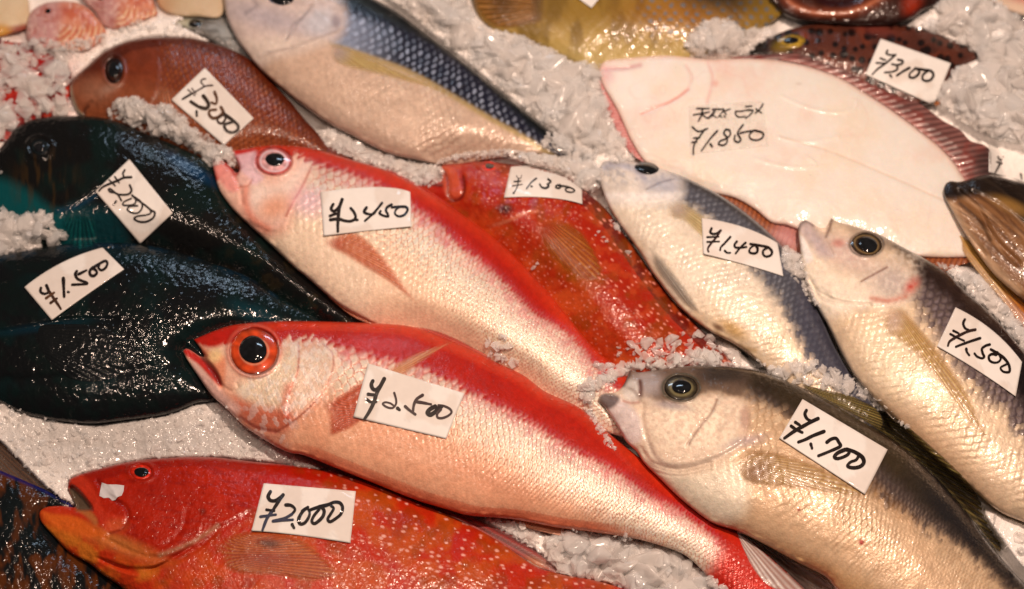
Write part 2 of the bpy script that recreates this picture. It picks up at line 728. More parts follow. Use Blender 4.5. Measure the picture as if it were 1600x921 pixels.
def eye(body, parent, cx, cy, rx, ry, ang, rp, bulge, iris, mat, pmat, rim=None, pc=(0, 0), pry=None):
    """eyeball dome with an iris; the pupil is a sub-part"""
    a = math.radians(ang)
    n = 400
    th = np.random.rand(n) * 2 * math.pi
    rr = np.sqrt(np.random.rand(n))

    def ell(th, rr, rx, ry, cx, cy):
        ex = rr * rx * np.cos(th)
        ey = rr * ry * np.sin(th)
        return cx + ex * math.cos(a) - ey * math.sin(a), cy + ex * math.sin(a) + ey * math.cos(a)
    sx, sy = ell(th, rr, rx, ry, cx, cy)
    sz = bil(body.ZB, sx, sy)
    M = np.stack([sx - cx, sy - cy, np.ones(n)], 1)
    co = np.linalg.lstsq(M, sz, rcond=None)[0]

    def dome(rx, ry, cx2, cy2, nr, nt, off, prof, cornea=0.0):
        T, R = np.meshgrid(np.linspace(0, 2 * math.pi, nt, endpoint=False), np.linspace(0, 1, nr + 1)[1:])
        T = T.ravel()
        R = R.ravel()
        wob = 1 + 0.025 * np.sin(2 * T + cx2) + 0.02 * np.sin(3 * T + cy2)
        x, y = ell(T, R * wob, rx, ry, cx2, cy2)
        x = np.append(x, cx2)
        y = np.append(y, cy2)
        R = np.append(R, 0)
        T = np.append(T, 0)
        # elliptic radius with respect to the whole eye
        dx, dy = x - cx, y - cy
        q = np.sqrt(((dx * math.cos(a) + dy * math.sin(a)) / (body_rx)) ** 2 + ((-dx * math.sin(a) + dy * math.cos(a)) / (body_ry)) ** 2)
        z = co[0] * (x - cx) + co[1] * (y - cy) + co[2] + prof(q) + off + cornea * np.sqrt(np.clip(1 - (R * 0.97) ** 2, 0, 1))
        V = unproject(x, y, z)
        f4 = []
        for i in range(nr - 1):
            b0 = i * nt
            k = np.arange(nt)
            k2 = (k + 1) % nt
            f4.append(np.stack([b0 + k, b0 + k2, b0 + nt + k2, b0 + nt + k], 1)[:, ::-1])
        k = np.arange(nt)
        f3 = np.stack([k, (k + 1) % nt, np.full(nt, len(x) - 1)], 1)
        return V, [np.concatenate(f4), f3], R, T, x, y
    body_rx, body_ry = rx, ry

    def prof(q):
        return bulge * np.sqrt(np.clip(1 - (q * 0.93) ** 2, 0, 1)) - bulge * 0.42

    V, F, R, T, x, y = dome(rx, ry, cx, cy, 12, 44, 0.0, prof)
    col = iris(R, T, x, y)
    e = new_mesh("eye", V, F, mat, parent, col, np.tile([0.25, 0.0, 1.0], (len(V), 1)))
    V, F, R, T, x, y = dome(rp, pry or rp * ry / rx, cx + pc[0], cy + pc[1], 9, 40, 0.4, prof, 0.34 * min(rp, pry or rp * ry / rx))
    cl = fbm(x, y, 6, 9, 2)[:, None] * np.array([[0.010, 0.011, 0.014]]) + 0.003
    p = new_mesh("pupil", V, F, pmat, e, cl)
    return e


def sheet(name, parent, pts, mat, paint, zfun, thick=1.2, corner=(), update=True, g=1.6):
    """thin fin: polygon lattice with a height function and a little thickness"""
    L = smooth_line(pts, True, 2.5, corner)
    x0 = max(0, int((L[:, 0].min() - X0) / G) - 3)
    x1 = min(NX, int((L[:, 0].max() - X0) / G) + 4)
    y0 = max(0, int((L[:, 1].min() - Y0) / G) - 3)
    y1 = min(NY, int((L[:, 1].max() - Y0) / G) + 4)
    m = mask_of(L, x0, x1, y0, y1)
    cell = m[:-1, :-1] | m[1:, :-1] | m[:-1, 1:] | m[1:, 1:]
    use = np.zeros(m.shape, bool)
    use[:-1, :-1] |= cell
    use[1:, :-1] |= cell
    use[:-1, 1:] |= cell
    use[1:, 1:] |= cell
    gx, gy = np.meshgrid(LX[x0:x1], LY[y0:y1])
    P = np.stack([gx, gy], -1).astype(float)
    out = use & ~m
    po = P[out]
    d, _, _, bi = seg_dist(po, L, True)
    A = L
    B = np.roll(L, -1, 0)
    D = B[bi] - A[bi]
    t = np.clip(np.sum((po - A[bi]) * D, 1) / (np.sum(D * D, 1) + 1e-9), 0, 1)
    P[out] = A[bi] + t[:, None] * D
    idx = np.full(m.shape, -1)
    idx[use] = np.arange(use.sum())
    Pu = P[use]
    dist = seg_dist(Pu, L, True)[0]
    c = Ctx(Pu, dist, None)
    z = zfun(c)
    paint(c)
    z = z + c.dz
    f = np.stack([idx[:-1, :-1], idx[1:, :-1], idx[1:, 1:], idx[:-1, 1:]], -1)[cell]
    n = len(Pu)
    V = np.concatenate([unproject(Pu[:, 0], Pu[:, 1], z), unproject(Pu[:, 0], Pu[:, 1], z - thick)])
    e = np.concatenate([f[:, [0, 1]], f[:, [1, 2]], f[:, [2, 3]], f[:, [3, 0]]])
    key = np.sort(e, 1)
    kk = key[:, 0].astype(np.int64) * 10000000 + key[:, 1]
    _, inv, cnt = np.unique(kk, return_inverse=True, return_counts=True)
    be = e[cnt[inv] == 1]
    faces = [f, f[:, ::-1] + n, np.stack([be[:, 1], be[:, 0], be[:, 0] + n, be[:, 1] + n], 1)]
    par = np.stack([c.rough, c.metal, c.coat], 1)
    cc = np.concatenate([c.col, c.alpha[:, None]], 1)
    o = new_mesh(name, V, faces, mat, parent, np.tile(cc, (2, 1)), np.tile(par, (2, 1)))
    if update:
        zz = np.full(m.shape, -1e3)
        zz[use] = z
        zz[~m] = -1e3
        ZTOP[y0:y1, x0:x1] = np.maximum(ZTOP[y0:y1, x0:x1], zz)
    return o


def rays(c, ox, oy, spacing_deg, col_a, col_b, amp=0.8, wob=0.3, sharp=1.0):
    """fin rays radiating from ox,oy: ridges and paler/darker stripes"""
    ang = np.degrees(np.arctan2(c.y - oy, c.x - ox))
    r = np.hypot(c.x - ox, c.y - oy)
    w = ang / spacing_deg + wob * fbm(r, ang * 3, 25, 3, 2)
    s = 0.5 + 0.5 * np.cos(w * 2 * math.pi)
    s = s ** sharp
    k = np.floor(w + 0.5)
    rr = hash2(k, np.zeros_like(k), 11)
    s = s * (0.55 + 0.6 * rr)
    c.base(col_a)
    c.lay(col_b, s)
    c.dz = amp * s
    return s
# ------------------------------------------------------------------ fish, topmost of the pile first
EYE_MAT = plain_mat("wet_iris", (0.5, 0.2, 0.1), 0.25, 1.0, 0.1, 900, 0.0, attr=True)
PUPIL_MAT = plain_mat("wet_pupil", (0.004, 0.004, 0.006), 0.12, 1.0, attr=True)
FISH = {}


def fish(key, name, label, cat, pts, z0, ratio, spine, paint, mat, corner=(), flat=0.0, ramp=0.8, group=None):
    b = Body(key, pts, z0, ratio, spine, corner, flat, ramp)
    t = thing(name, label, cat, b.loc(), group)
    paint(b.ctx, b)
    b.build("body", t, mat)
    FISH[key] = t
    b.thing = t
    return b


def iris_plain(inner, outer, ring=None, dark=None):
    def f(R, T, x, y):
        n = fbm(np.cos(T) * 3 + R, np.sin(T) * 3, 0.6, 4, 2)
        k = ss(0.45, 0.95, R)[:, None]
        c = np.array(inner) * (1 - k) + np.array(outer) * k
        c = c * (0.45 + 1.1 * n[:, None]) * (0.8 + 0.4 * fbm(x, y, 9, 3, 2)[:, None])
        if ring is not None:
            m = np.exp(-((R - ring[0]) / ring[1]) ** 2)[:, None]
            c = c * (1 - m) + np.array(ring[2]) * m
        if dark is not None:
            m = ss(dark, 1.0, R)[:, None] * 0.7
            c = c * (1 - m)
        return c
    return f


def silver_scales(c, a, b, size, amp, mask, dark, bright, seed=0, edge=0.75):
    """relief and tone of a scaled flank"""
    cv, ht, t, r = c.scales(a, b, size, seed)
    mask = mask * (0.25 + 0.75 * ss(0.32, 0.6, c.n(46, seed + 40)))
    h = np.clip(ht, -0.3, 1)
    c.dz += 1.35 * amp * (h * 0.9 - 0.5 * ss(edge, 1, t)) * mask * (0.6 + 0.7 * c.n(24, seed + 32))
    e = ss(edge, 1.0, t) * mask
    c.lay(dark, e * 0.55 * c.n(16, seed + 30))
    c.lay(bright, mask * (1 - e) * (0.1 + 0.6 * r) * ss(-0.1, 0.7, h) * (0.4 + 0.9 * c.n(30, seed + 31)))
    return cv, ht, t, r


# ---- E : grey-backed sea bream, front right
MAT_GREY = skin_mat("grey_bream_skin", 700, 0.3, 480, 0.4, 0.06, coat_rough=0.12, cdet=1, dist=0.0008)


def paint_E(c, b):
    bd = c.sd([(985, 590), (1030, 608), (1095, 615), (1145, 616), (1215, 642), (1290, 698), (1355, 762), (1400, 801), (1450, 832), (1500, 858), (1560, 908), (1640, 980)])
    hl = c.sd([(1000, 570), (1100, 598), (1180, 612), (1260, 652), (1330, 700), (1385, 735), (1445, 788), (1500, 838), (1560, 890), (1640, 960)])
    head = 1 - ss(-14, 14, c.sd([(1130, 540), (1158, 620), (1160, 680), (1130, 720), (1085, 760), (1060, 800)][::-1]))
    head = ss(-18, 12, c.sd([(1160, 560), (1163, 620), (1160, 680), (1130, 715), (1080, 735), (1030, 752)]))
    n1 = c.n(40, 1)
    n2 = c.n(9, 2)
    c.base(C(212, 172, 134))
    belly = ss(0, 90, bd)
    c.lay(C(230, 186, 146), belly * (0.4 + 0.4 * n1))
    c.lay(C(250, 228, 200), c.poly([(990, 690), (1025, 722), (1080, 738), (1140, 722), (1165, 740), (1165, 800), (1120, 815), (1060, 772), (1010, 724)], 16) * 0.75)
    c.lay(C(214, 160, 100), c.blob(1280, 895, 120, 18, 24, 0.9) * 0.6)
    # scaled flank
    siz = np.clip(1.0 - 0.35 * ss(350, 700, c.u), 0.5, 1)
    flank = (1 - head) * ss(4, 30, b.dist) * ss(-60, -10, bd)
    cv, ht, t, r = silver_scales(c, 15, 12, siz, 1.5, flank * ss(-20, 5, bd) * (1 - 0.75 * ss(60, 150, bd)), C(150, 108, 74), C(240, 206, 168), 3, 0.78)
    # brown scale zone between back and flank
    mid = (1 - ss(-16, 12, bd + (r - 0.5) * 16)) * (1 - head)
    c.lay(C(92, 74, 66), mid)
    c.lay(C(168, 140, 118), mid * ss(0.15, 0.7, ht) * (1 - ss(0.55, 0.85, t)) * (0.35 + 0.65 * r) * ss(-46, -10, bd))
    c.dz += 1.3 * ht * mid * ss(-60, -20, hl)
    c.lay(C(178, 120, 44), np.exp(-((bd + 3) / 12) ** 2) * ss(1200, 1290, c.x) * (1 - ss(1400, 1450, c.x)) * 0.6 * n2)
    # dark olive back
    back = 1 - ss(-18, 12, hl - 6 + 14 * (n2 - 0.5))
    c.lay(C(62, 46, 32), back)
    c.lay(C(96, 78, 50), back * ss(-50, -26, hl) * 0.5 * n1)
    c.lay(C(46, 42, 44), back * ss(1380, 1480, c.x) * 0.8)
    # head
    hb = 1 - ss(-6, 10, c.sd([(970, 600), (1005, 612), (1040, 625), (1080, 622), (1110, 612), (1165, 622)]) + 9 * (n2 - 0.5))
    c.lay(C(236, 204, 176), head * (1 - hb) * 0.75)
    c.lay(C(250, 224, 192), head * (1 - hb) * ss(0.35, 0.7, c.n(4.5, 7)) * c.blob(1090, 665, 72, 46, 0, 0.7) * 0.9)
    c.lay(C(118, 92, 74), head * hb * 0.9)
    c.lay(C(70, 54, 42), head * hb * ss(1070, 1120, c.x) * (1 - ss(588, 606, c.y)))
    c.lay(C(190, 168, 156), c.blob(1010, 600, 26, 20, 0, 0.6) * 0.8)
    c.lay(C(120, 112, 128), c.blob(1048, 634, 26, 6, 8, 0.9) * 0.55)
    c.lay(C(230, 204, 190), c.poly([(940, 618), (975, 626), (1000, 655), (1000, 690), (975, 690), (950, 645)], 6) * 0.9)
    c.lay(C(92, 72, 68), c.poly([(934, 626), (940, 616), (955, 615), (968, 622), (962, 634), (950, 640), (940, 640)], 4) * 0.85)
    c.lay(C(232, 212, 194), c.poly([(972, 612), (982, 594), (998, 600), (997, 626), (978, 626)], 6) * 0.8)
    c.lay(C(206, 150, 130), c.line([(974, 627), (985, 630), (998, 629)], 2) * 0.8)
    c.lay(C(120, 70, 56), c.line([(1000, 596), (1001, 607), (1000, 618)], 3.5) * 0.9)
    c.lay(C(70, 54, 50), c.line([(984, 580), (979, 592), (974, 602)], 3) * 0.8)
    c.lay(C(150, 104, 86), c.line([(1120, 625), (1112, 645), (1096, 664), (1082, 684), (1076, 694)], 2.2) * 0.75)
    c.lay(C(196, 152, 130), c.blob(1164, 655, 8, 20, 0, 0.6) * 0.7)
    c.lay(C(160, 140, 150), c.blob(1165, 690, 28, 8, -14, 0.9) * 0.5)
    c.lay(C(214, 184, 160), c.line([(1160, 692), (1120, 714), (1082, 726), (1040, 726), (1022, 710), (1012, 690)], 4) * 0.7)
    # relief of the head
    c.crease([(1120, 622), (1112, 645), (1096, 664), (1082, 684), (1074, 697)], 2.0, 3)
    c.crease([(972, 628), (1002, 630), (1003, 655), (1012, 690), (1022, 712)], 2.2, 4)
    c.crease([(998, 598), (1001, 612), (998, 628)], 3.0, 3)
    c.flap([(1015, 692), (1024, 714), (1050, 728), (1090, 722), (1130, 708), (1160, 690), (1170, 665), (1166, 635), (1150, 612)], 3.5, 40, 2.5)
    c.dz -= 5 * c.poly([(975, 606), (992, 612), (996, 628), (975, 632), (958, 624), (945, 616)], 4)
    for k, (o, am) in enumerate(((10, 1.6), (18, 1.4), (27, 1.2))):
        c.crease([(1000 + o * 0.2, 690 + o), (1020, 716 + o * 0.7), (1060, 728 + o * 0.6), (1110, 716 + o * 0.7)], am, 2.5)
    c.dz += 1.5 * (c.n(12, 8) - 0.5) * head * (1 - hb)
    c.dz += 2.0 * (c.n(30, 9) - 0.5)
    # eye socket
    q = np.hypot((c.x - 1064) / 27, (c.y - 606) / 20)
    c.dz += 2.2 * np.exp(-((q - 1.12) / 0.14) ** 2) - 2.0 * (q < 1)
    c.lay(C(88, 78, 58), np.exp(-((q - 1.08) / 0.1) ** 2) * 0.9)
    c.lay(C(170, 40, 24), c.blob(1346, 848, 4, 4, 0, 0.5) + c.blob(1248, 797, 2.5, 2.5) * 0.8)
    c.mul((0.84 + 0.32 * c.n(6, 12, 2)) * (0.88 + 0.24 * c.n(55, 12 + 50, 3)))
    c.rough[:] = 0.36
    c.rough += 0.12 * head
    c.metal = 0.10 * (1 - back) * (1 - mid) * (1 - head)
    c.coat = 0.5 + 0.4 * np.maximum(back, np.exp(-(hl / 14) ** 2))


E_OUT = [(984, 579), (1000, 582), (1032, 577), (1082, 571), (1132, 572), (1170, 577), (1207, 587), (1245, 602), (1290, 625), (1340, 655), (1400, 690), (1440, 722), (1480, 765), (1510, 800), (1540, 842), (1580, 890), (1650, 960), (1700, 1010), (1600, 1060), (1450, 1020), (1360, 960), (1310, 925), (1290, 902), (1240, 876), (1200, 854), (1155, 832), (1145, 845), (1112, 817), (1075, 790), (1052, 770), (1032, 750), (1007, 725), (995, 707), (978, 690), (965, 667), (945, 637), (935, 627), (937, 619), (944, 615), (957, 614), (967, 610), (976, 598)]
E_OUT = [p for p in E_OUT if p != (1145, 845)]
bE = fish("E", "grey_bream", "grey-backed bream with a pale belly and protruding lower jaw under the ¥1,700 tag", "fish", E_OUT, 50, 0.44,
          [(940, 620), (1060, 680), (1200, 740), (1350, 810), (1480, 880), (1620, 970)], paint_E, MAT_GREY, corner=(0,))
eye(bE, bE.thing, 1064, 606, 27, 20, 8, 15, 5.5, iris_plain(C(112, 96, 66), C(72, 58, 42), (0.62, 0.05, C(156, 138, 96)), 0.8), EYE_MAT, PUPIL_MAT, pc=(1, -2))

# ---- A : red snapper in front
MAT_RED = skin_mat("red_snapper_skin", 800, 0.35, 520, 0.35, 0.08, coat_rough=0.12, cdet=1, dist=0.0008)


def paint_red(c, b, bd, headline, a, bb, seed, pale, tailu, deep=1.0):
    n1 = c.n(45, seed)
    n2 = c.n(8, seed + 1)
    siz = np.clip(1.05 - 0.38 * ss(tailu[0], tailu[1], c.u), 0.4, 1.1)
    cv, ht, t, r = c.scales(a, bb, siz, seed)
    head = headline
    w = ss(0, 110, bd)
    c.base(C(252, 232, 200))
    c.lay(pale, ss(10, 80, bd) * 0.85)
    c.lay(C(232, 152, 112), ss(45, 110, bd) * (0.45 + 0.35 * n1) * deep)
    body = (1 - head)
    e = ss(0.72, 1.0, t)
    c.dz += 3.2 * siz * body * (np.clip(ht, -0.3, 1) * 0.9 - 0.5 * e) * (1 - 0.8 * ss(70, 125, bd)) * ss(-30, 4, bd) * ss(3, 22, b.dist)
    c.lay(C(206, 122, 92), body * e * 0.85 * (1 - ss(60, 115, bd)))
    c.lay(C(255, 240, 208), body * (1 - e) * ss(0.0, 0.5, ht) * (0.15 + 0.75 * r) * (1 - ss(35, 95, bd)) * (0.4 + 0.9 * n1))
    # red back, ragged along whole scales
    rag = bd + 12 * (np.clip(ht, -0.2, 1) - 0.45) * siz + 7 * (r - 0.5)
    red = 1 - ss(-8, 4, rag)
    tr = np.exp(-((bd - 2) / 20) ** 2) * body
    c.lay(C(222, 130, 122), tr * 0.75 * (0.4 + 0.8 * r) * (0.5 + 0.8 * n2))
    c.lay(C(200, 48, 24), red)
    c.lay(C(210, 72, 38), red * (1 - ss(2, 26, b.dist)) * 0.7)
    c.lay(C(168, 28, 16), red * n1 * 0.6 * ss(10, 30, b.dist))
    c.lay(C(206, 110, 120), red * np.exp(-((bd + 6) / 7) ** 2) * ss(0.2, 0.8, ht) * 0.4 * body)
    c.rough = 0.34 + 0.1 * n2
    c.metal = 0.16 * (1 - red) * body * (1 - ss(60, 120, bd))
    c.coat = 0.40 + 0.1 * red
    return red, ht, t, r


def paint_A(c, b):
    bd = c.sd([(305, 545), (340, 538), (370, 548), (420, 560), (455, 534), (517, 541), (567, 558), (620, 570), (677, 586), (730, 614), (800, 650), (852, 679), (887, 703), (940, 729), (975, 750), (1015, 780), (1062, 803), (1100, 831), (1132, 862), (1190, 920)])
    opl = [(430, 676), (462, 656), (500, 620), (512, 600), (521, 572), (519, 552), (505, 538)]
    head = ss(-18, 12, c.sd([(500, 480), (512, 545), (520, 575), (505, 618), (462, 660), (430, 720)]))
    red, ht, t, r = paint_red(c, b, bd, head, 13, 11, 21, C(244, 190, 150), (350, 900))
    n = c.n(10, 31)
    h2 = head * (1 - red)
    # low belly edge and tail
    c.lay(C(224, 112, 72), ss(0, 30, 34 - b.dist) * ss(40, 90, bd) * ss(430, 520, c.x) * 0.75)
    c.lay(C(208, 52, 32), ss(1395, 1440, 0.8 * c.x + 0.6 * c.y + 10 * (c.n(9, 17) - 0.5)))
    # head tones
    c.lay(C(236, 164, 134), h2 * 0.7)
    c.lay(C(252, 232, 196), c.poly([(372, 600), (420, 580), (452, 545), (466, 540), (466, 580), (455, 605), (440, 640), (400, 632), (372, 622)], 12) * 0.6)
    c.lay(C(252, 226, 196), c.poly([(472, 555), (512, 545), (518, 575), (506, 612), (470, 640), (455, 640), (462, 590)], 12) * 0.6)
    c.lay(C(222, 110, 76), c.poly([(366, 620), (400, 636), (440, 640), (452, 660), (440, 676), (410, 672), (380, 655)], 10) * 0.75)
    c.lay(C(226, 96, 66), c.line([(450, 605), (444, 630), (452, 658)], 7) * 0.5)
    c.lay(C(240, 190, 170), c.poly([(300, 562), (330, 590), (350, 615), (375, 640), (360, 650), (330, 620), (305, 588)], 6) * 0.9)
    c.lay(C(236, 150, 110), c.poly([(308, 540), (330, 550), (352, 560), (350, 600), (344, 606), (325, 570)], 5) * 0.9)
    c.lay(C(246, 206, 150), c.blob(336, 556, 10, 12, 40, 0.7) * 0.8)
    c.lay(C(196, 44, 28), c.poly([(303, 530), (330, 518), (372, 512), (352, 536), (335, 543), (318, 541)], 5))
    c.lay(C(206, 60, 48), c.poly([(285, 547), (296, 546), (318, 562), (340, 585), (346, 604), (335, 597), (310, 570), (290, 556)], 3))
    c.lay(C(120, 18, 14), c.poly([(312, 556), (322, 558), (340, 578), (348, 602), (342, 602), (328, 580)], 2.5) * 0.8)
    c.lay(C(176, 66, 50), c.line([(466, 535), (467, 560), (464, 585), (455, 605), (448, 638), (452, 660)], 1.8) * 0.75)
    c.lay(C(170, 60, 44), c.line(opl, 1.8) * 0.6)
    c.lay(C(196, 100, 84), c.line([(430, 676), (400, 668), (375, 650)], 2.5) * 0.6)
    cv2, h3, t3, r3 = c.scales(7.5, 6.5, None, 44)
    fine = head * (1 - red) * ss(360, 400, c.x)
    c.dz += 0.9 * fine * (h3 * 0.8 - 0.4 * ss(0.7, 1, t3))
    c.lay(C(206, 130, 100), fine * ss(0.78, 1, t3) * 0.4)
    c.lay(C(255, 246, 216), fine * (r3 > 0.6) * 0.35)
    c.metal = np.maximum(c.metal, 0.22 * fine)
    # relief
    c.flap(opl, 3.5, 35, 2.2)
    c.flap([(452, 660), (447, 640), (455, 605), (465, 580), (467, 555), (463, 535)], 2.5, 25, 1.8)
    c.crease([(348, 603), (362, 612), (372, 606), (370, 600)], 1.8, 2.5)
    c.crease([(376, 656), (400, 670), (432, 676)], 2.0, 3.5)
    c.crease([(300, 556), (320, 566), (336, 585), (346, 606)], 4.0, 4)
    c.dz -= 9 * c.poly([(300, 537), (322, 556), (316, 562), (294, 547)], 3)
    q = np.hypot((c.x - 397) / 37, (c.y - 549) / 36)
    c.dz += 3.0 * np.exp(-((q - 1.10) / 0.10) ** 2) - 3.0 * (q < 1)
    c.lay(C(150, 40, 26), np.exp(-((q - 1.03) / 0.05) ** 2) * 0.8)
    c.lay(C(226, 120, 96), np.exp(-((q - 1.14) / 0.06) ** 2) * 0.5)
    c.dz += 1.6 * (c.n(26, 9) - 0.5)
    c.mul((0.84 + 0.32 * c.n(5, 12, 2)) * (0.88 + 0.24 * c.n(55, 12 + 50, 3)))


A_OUT = [(303, 531), (330, 519), (360, 509), (400, 504), (450, 502), (520, 503), (600, 506), (645, 511), (690, 527), (735, 546), (775, 566), (817, 586), (852, 612), (905, 637), (945, 672), (992, 710), (1045, 752), (1110, 802), (1180, 852), (1260, 925), (1310, 990), (1220, 1040), (1165, 985), (1128, 930), (1098, 893), (1068, 867), (1025, 851), (985, 841), (920, 831), (875, 826), (800, 812), (732, 806), (700, 797), (650, 782), (575, 752), (525, 732), (475, 712), (450, 707), (420, 692), (380, 665), (355, 640), (330, 617), (305, 582), (291, 560), (286, 549), (291, 545), (300, 549), (312, 557), (321, 558), (314, 546)]
bA = fish("A", "red_snapper", "long red snapper with silver flank and the biggest orange eye under the ¥2,500 tag", "fish", A_OUT, 40, 0.42,
          [(290, 545), (400, 590), (520, 612), (650, 655), (800, 706), (950, 770), (1070, 835), (1170, 905), (1250, 970)], paint_A, MAT_RED, corner=(0, 44, 48), group="red snappers")
eye(bA, bA.thing, 397, 549, 37, 36, 0, 21.5, 9.0, iris_plain(C(206, 70, 24), C(226, 92, 44), (0.61, 0.03, C(250, 190, 150)), 0.86), EYE_MAT, PUPIL_MAT, pc=(-1.5, -3))

# ---- F : purple-grey bream, right
MAT_PURPLE = skin_mat("purple_grey_skin", 700, 0.3, 480, 0.4, 0.08, coat_rough=0.12, cdet=1, dist=0.0008)


def paint_F(c, b):
    bd = c.sd([(1250, 380), (1330, 400), (1400, 432), (1430, 478), (1462, 526), (1488, 568), (1525, 606), (1563, 645), (1602, 690), (1660, 760)])
    bk = c.sd([(1290, 340), (1340, 365), (1385, 385), (1420, 408), (1440, 440), (1487, 482), (1530, 530), (1570, 590), (1620, 660), (1690, 760)])
    head = ss(-18, 12, c.sd([(1440, 380), (1432, 430), (1425, 462), (1400, 478), (1350, 478), (1280, 500)]))
    n1 = c.n(35, 51)
    n2 = c.n(9, 52)
    c.base(C(232, 198, 164))
    c.lay(C(214, 156, 106), ss(60, 140, bd) * ss(590, 680, c.y) * 0.7)
    c.lay(C(250, 226, 192), c.blob(1400, 570, 60, 30, 50, 0.9) * 0.8)
    flank = (1 - head) * ss(4, 24, b.dist)
    cv, ht, t, r = silver_scales(c, 13, 10.5, None, 1.6, flank * (1 - 0.6 * ss(70, 140, bd)), C(196, 144, 104), C(248, 212, 168), 8, 0.74)
    mid = (1 - ss(-18, 14, bd + 18 * (r - 0.5))) * (1 - head)
    c.lay(C(108, 88, 84), mid * 0.92)
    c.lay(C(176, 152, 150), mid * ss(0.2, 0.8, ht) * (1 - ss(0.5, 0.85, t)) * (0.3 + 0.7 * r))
    c.lay(C(84, 66, 76), mid * ss(0.6, 0.9, t) * 0.5)
    back = 1 - ss(-18, 14, bk + 14 * (n2 - 0.5))
    c.lay(C(62, 42, 34), back * ss(1330, 1400, c.x))
    c.lay(C(34, 26, 28), back * ss(1520, 1600, c.x) * 0.8)
    c.lay(C(104, 74, 62), back * (1 - ss(1330, 1420, c.x)) * 0.7)
    # head
    c.lay(C(250, 224, 196), head * ss(-10, 40, c.sd([(1250, 350), (1300, 400), (1360, 430), (1430, 470)])) * 0.9)
    c.lay(C(214, 180, 164), head * c.blob(1320, 395, 40, 22, 30, 0.8) * 0.8)
    c.lay(C(186, 168, 164), head * c.blob(1395, 440, 38, 26, 20, 0.95) * 0.6)
    c.lay(C(240, 214, 190), head * ss(0.4, 0.7, c.n(5, 54)) * 0.4 * ss(380, 400, c.y))
    c.lay(C(196, 170, 164), c.poly([(1247, 355), (1258, 344), (1270, 350), (1290, 380), (1300, 400), (1280, 400), (1268, 385), (1252, 370)], 9) * 0.75)
    c.lay(C(100, 74, 78), c.line([(1247, 360), (1252, 349), (1262, 345), (1270, 352)], 3.5) * 0.7)
    c.lay(C(250, 232, 214), c.poly([(1250, 368), (1256, 372), (1270, 402), (1262, 412), (1254, 400)], 3) * 0.9)
    c.lay(C(120, 84, 72), c.line([(1300, 343), (1296, 356), (1291, 370)], 2.5) * 0.8)
    c.lay(C(206, 130, 112), c.blob(1310, 380, 9, 6, 0, 0.8) * 0.7)
    rd = c.blob(1424, 447, 13, 8, -50, 0.95)
    c.lay(C(196, 60, 40), rd * (0.5 + 0.7 * n2))
    c.lay(C(206, 100, 72), c.line([(1362, 467), (1390, 470), (1414, 464)], 5) * (0.2 + 0.8 * c.n(5, 55)) * 0.85)
    c.lay(C(120, 60, 46), c.line([(1346, 440), (1360, 432), (1386, 418)], 1.6) * 0.8)
    c.crease([(1346, 442), (1360, 432), (1388, 417)], 2.2, 2.2)
    c.flap([(1280, 440), (1300, 466), (1340, 476), (1390, 476), (1420, 464), (1436, 440), (1432, 415)], 3.2, 40, 2.2)
    for o in (0, 9, 17):
        c.crease([(1262 + o * .3, 432 + o * .6), (1282, 458 + o * .6), (1320, 472 + o * .5), (1360, 474 + o * .3)], 1.5, 2.4)
    c.crease([(1272, 356), (1290, 378), (1300, 398)], 2.6, 3.5)
    c.dz -= 6 * c.poly([(1272, 352), (1290, 358), (1296, 350), (1298, 366), (1284, 366)], 3)
    q = np.hypot((c.x - 1354) / 25, (c.y - 382) / 18)
    c.dz += 2.4 * np.exp(-((q - 1.13) / 0.13) ** 2) - 2.0 * (q < 1)
    c.lay(C(60, 48, 44), np.exp(-((q - 1.07) / 0.1) ** 2) * 0.7)
    c.dz += 1.5 * (c.n(25, 9) - 0.5) + 1.2 * (c.n(11, 13) - 0.5) * head
    c.mul((0.84 + 0.32 * c.n(6, 15, 2)) * (0.88 + 0.24 * c.n(55, 15 + 50, 3)))
    c.rough[:] = 0.36
    c.metal = 0.08 * (1 - back) * (1 - head)
    c.coat = 0.5 + 0.4 * back


F_OUT = [(1247, 356), (1250, 348), (1258, 344), (1270, 350), (1280, 356), (1290, 356), (1295, 347), (1299, 341), (1308, 346), (1340, 355), (1375, 367), (1412, 387), (1450, 407), (1480, 427), (1505, 452), (1537, 480), (1562, 505), (1590, 537), (1630, 585), (1700, 680), (1760, 800), (1720, 880), (1680, 852), (1600, 817), (1560, 799), (1510, 757), (1460, 716), (1410, 667), (1365, 622), (1335, 587), (1320, 562), (1312, 547), (1295, 512), (1277, 480), (1262, 450), (1255, 420), (1250, 385)]
bF = fish("F", "grey_bream", "cream-bellied bream with purple-grey scales and a red gill spot, under the rightmost ¥1,500 tag", "fish", F_OUT, 42, 0.42,
          [(1250, 360), (1330, 430), (1420, 520), (1500, 610), (1580, 700), (1700, 820)], paint_F, MAT_PURPLE, corner=(7,))
eye(bF, bF.thing, 1354, 382, 25, 18, 20, 16, 5.0, iris_plain(C(60, 40, 26), C(88, 66, 46), (0.75, 0.05, C(150, 120, 80)), 0.85), EYE_MAT, PUPIL_MAT, pc=(2, 0))

# ---- J : brown wide-mouthed fish at the right edge
MAT_BROWN = skin_mat("brown_wet_skin", 600, 0.35, 480, 0.5, 0.03, coat_rough=0.12, coat_ior=1.5, cdet=1, dist=0.0009)


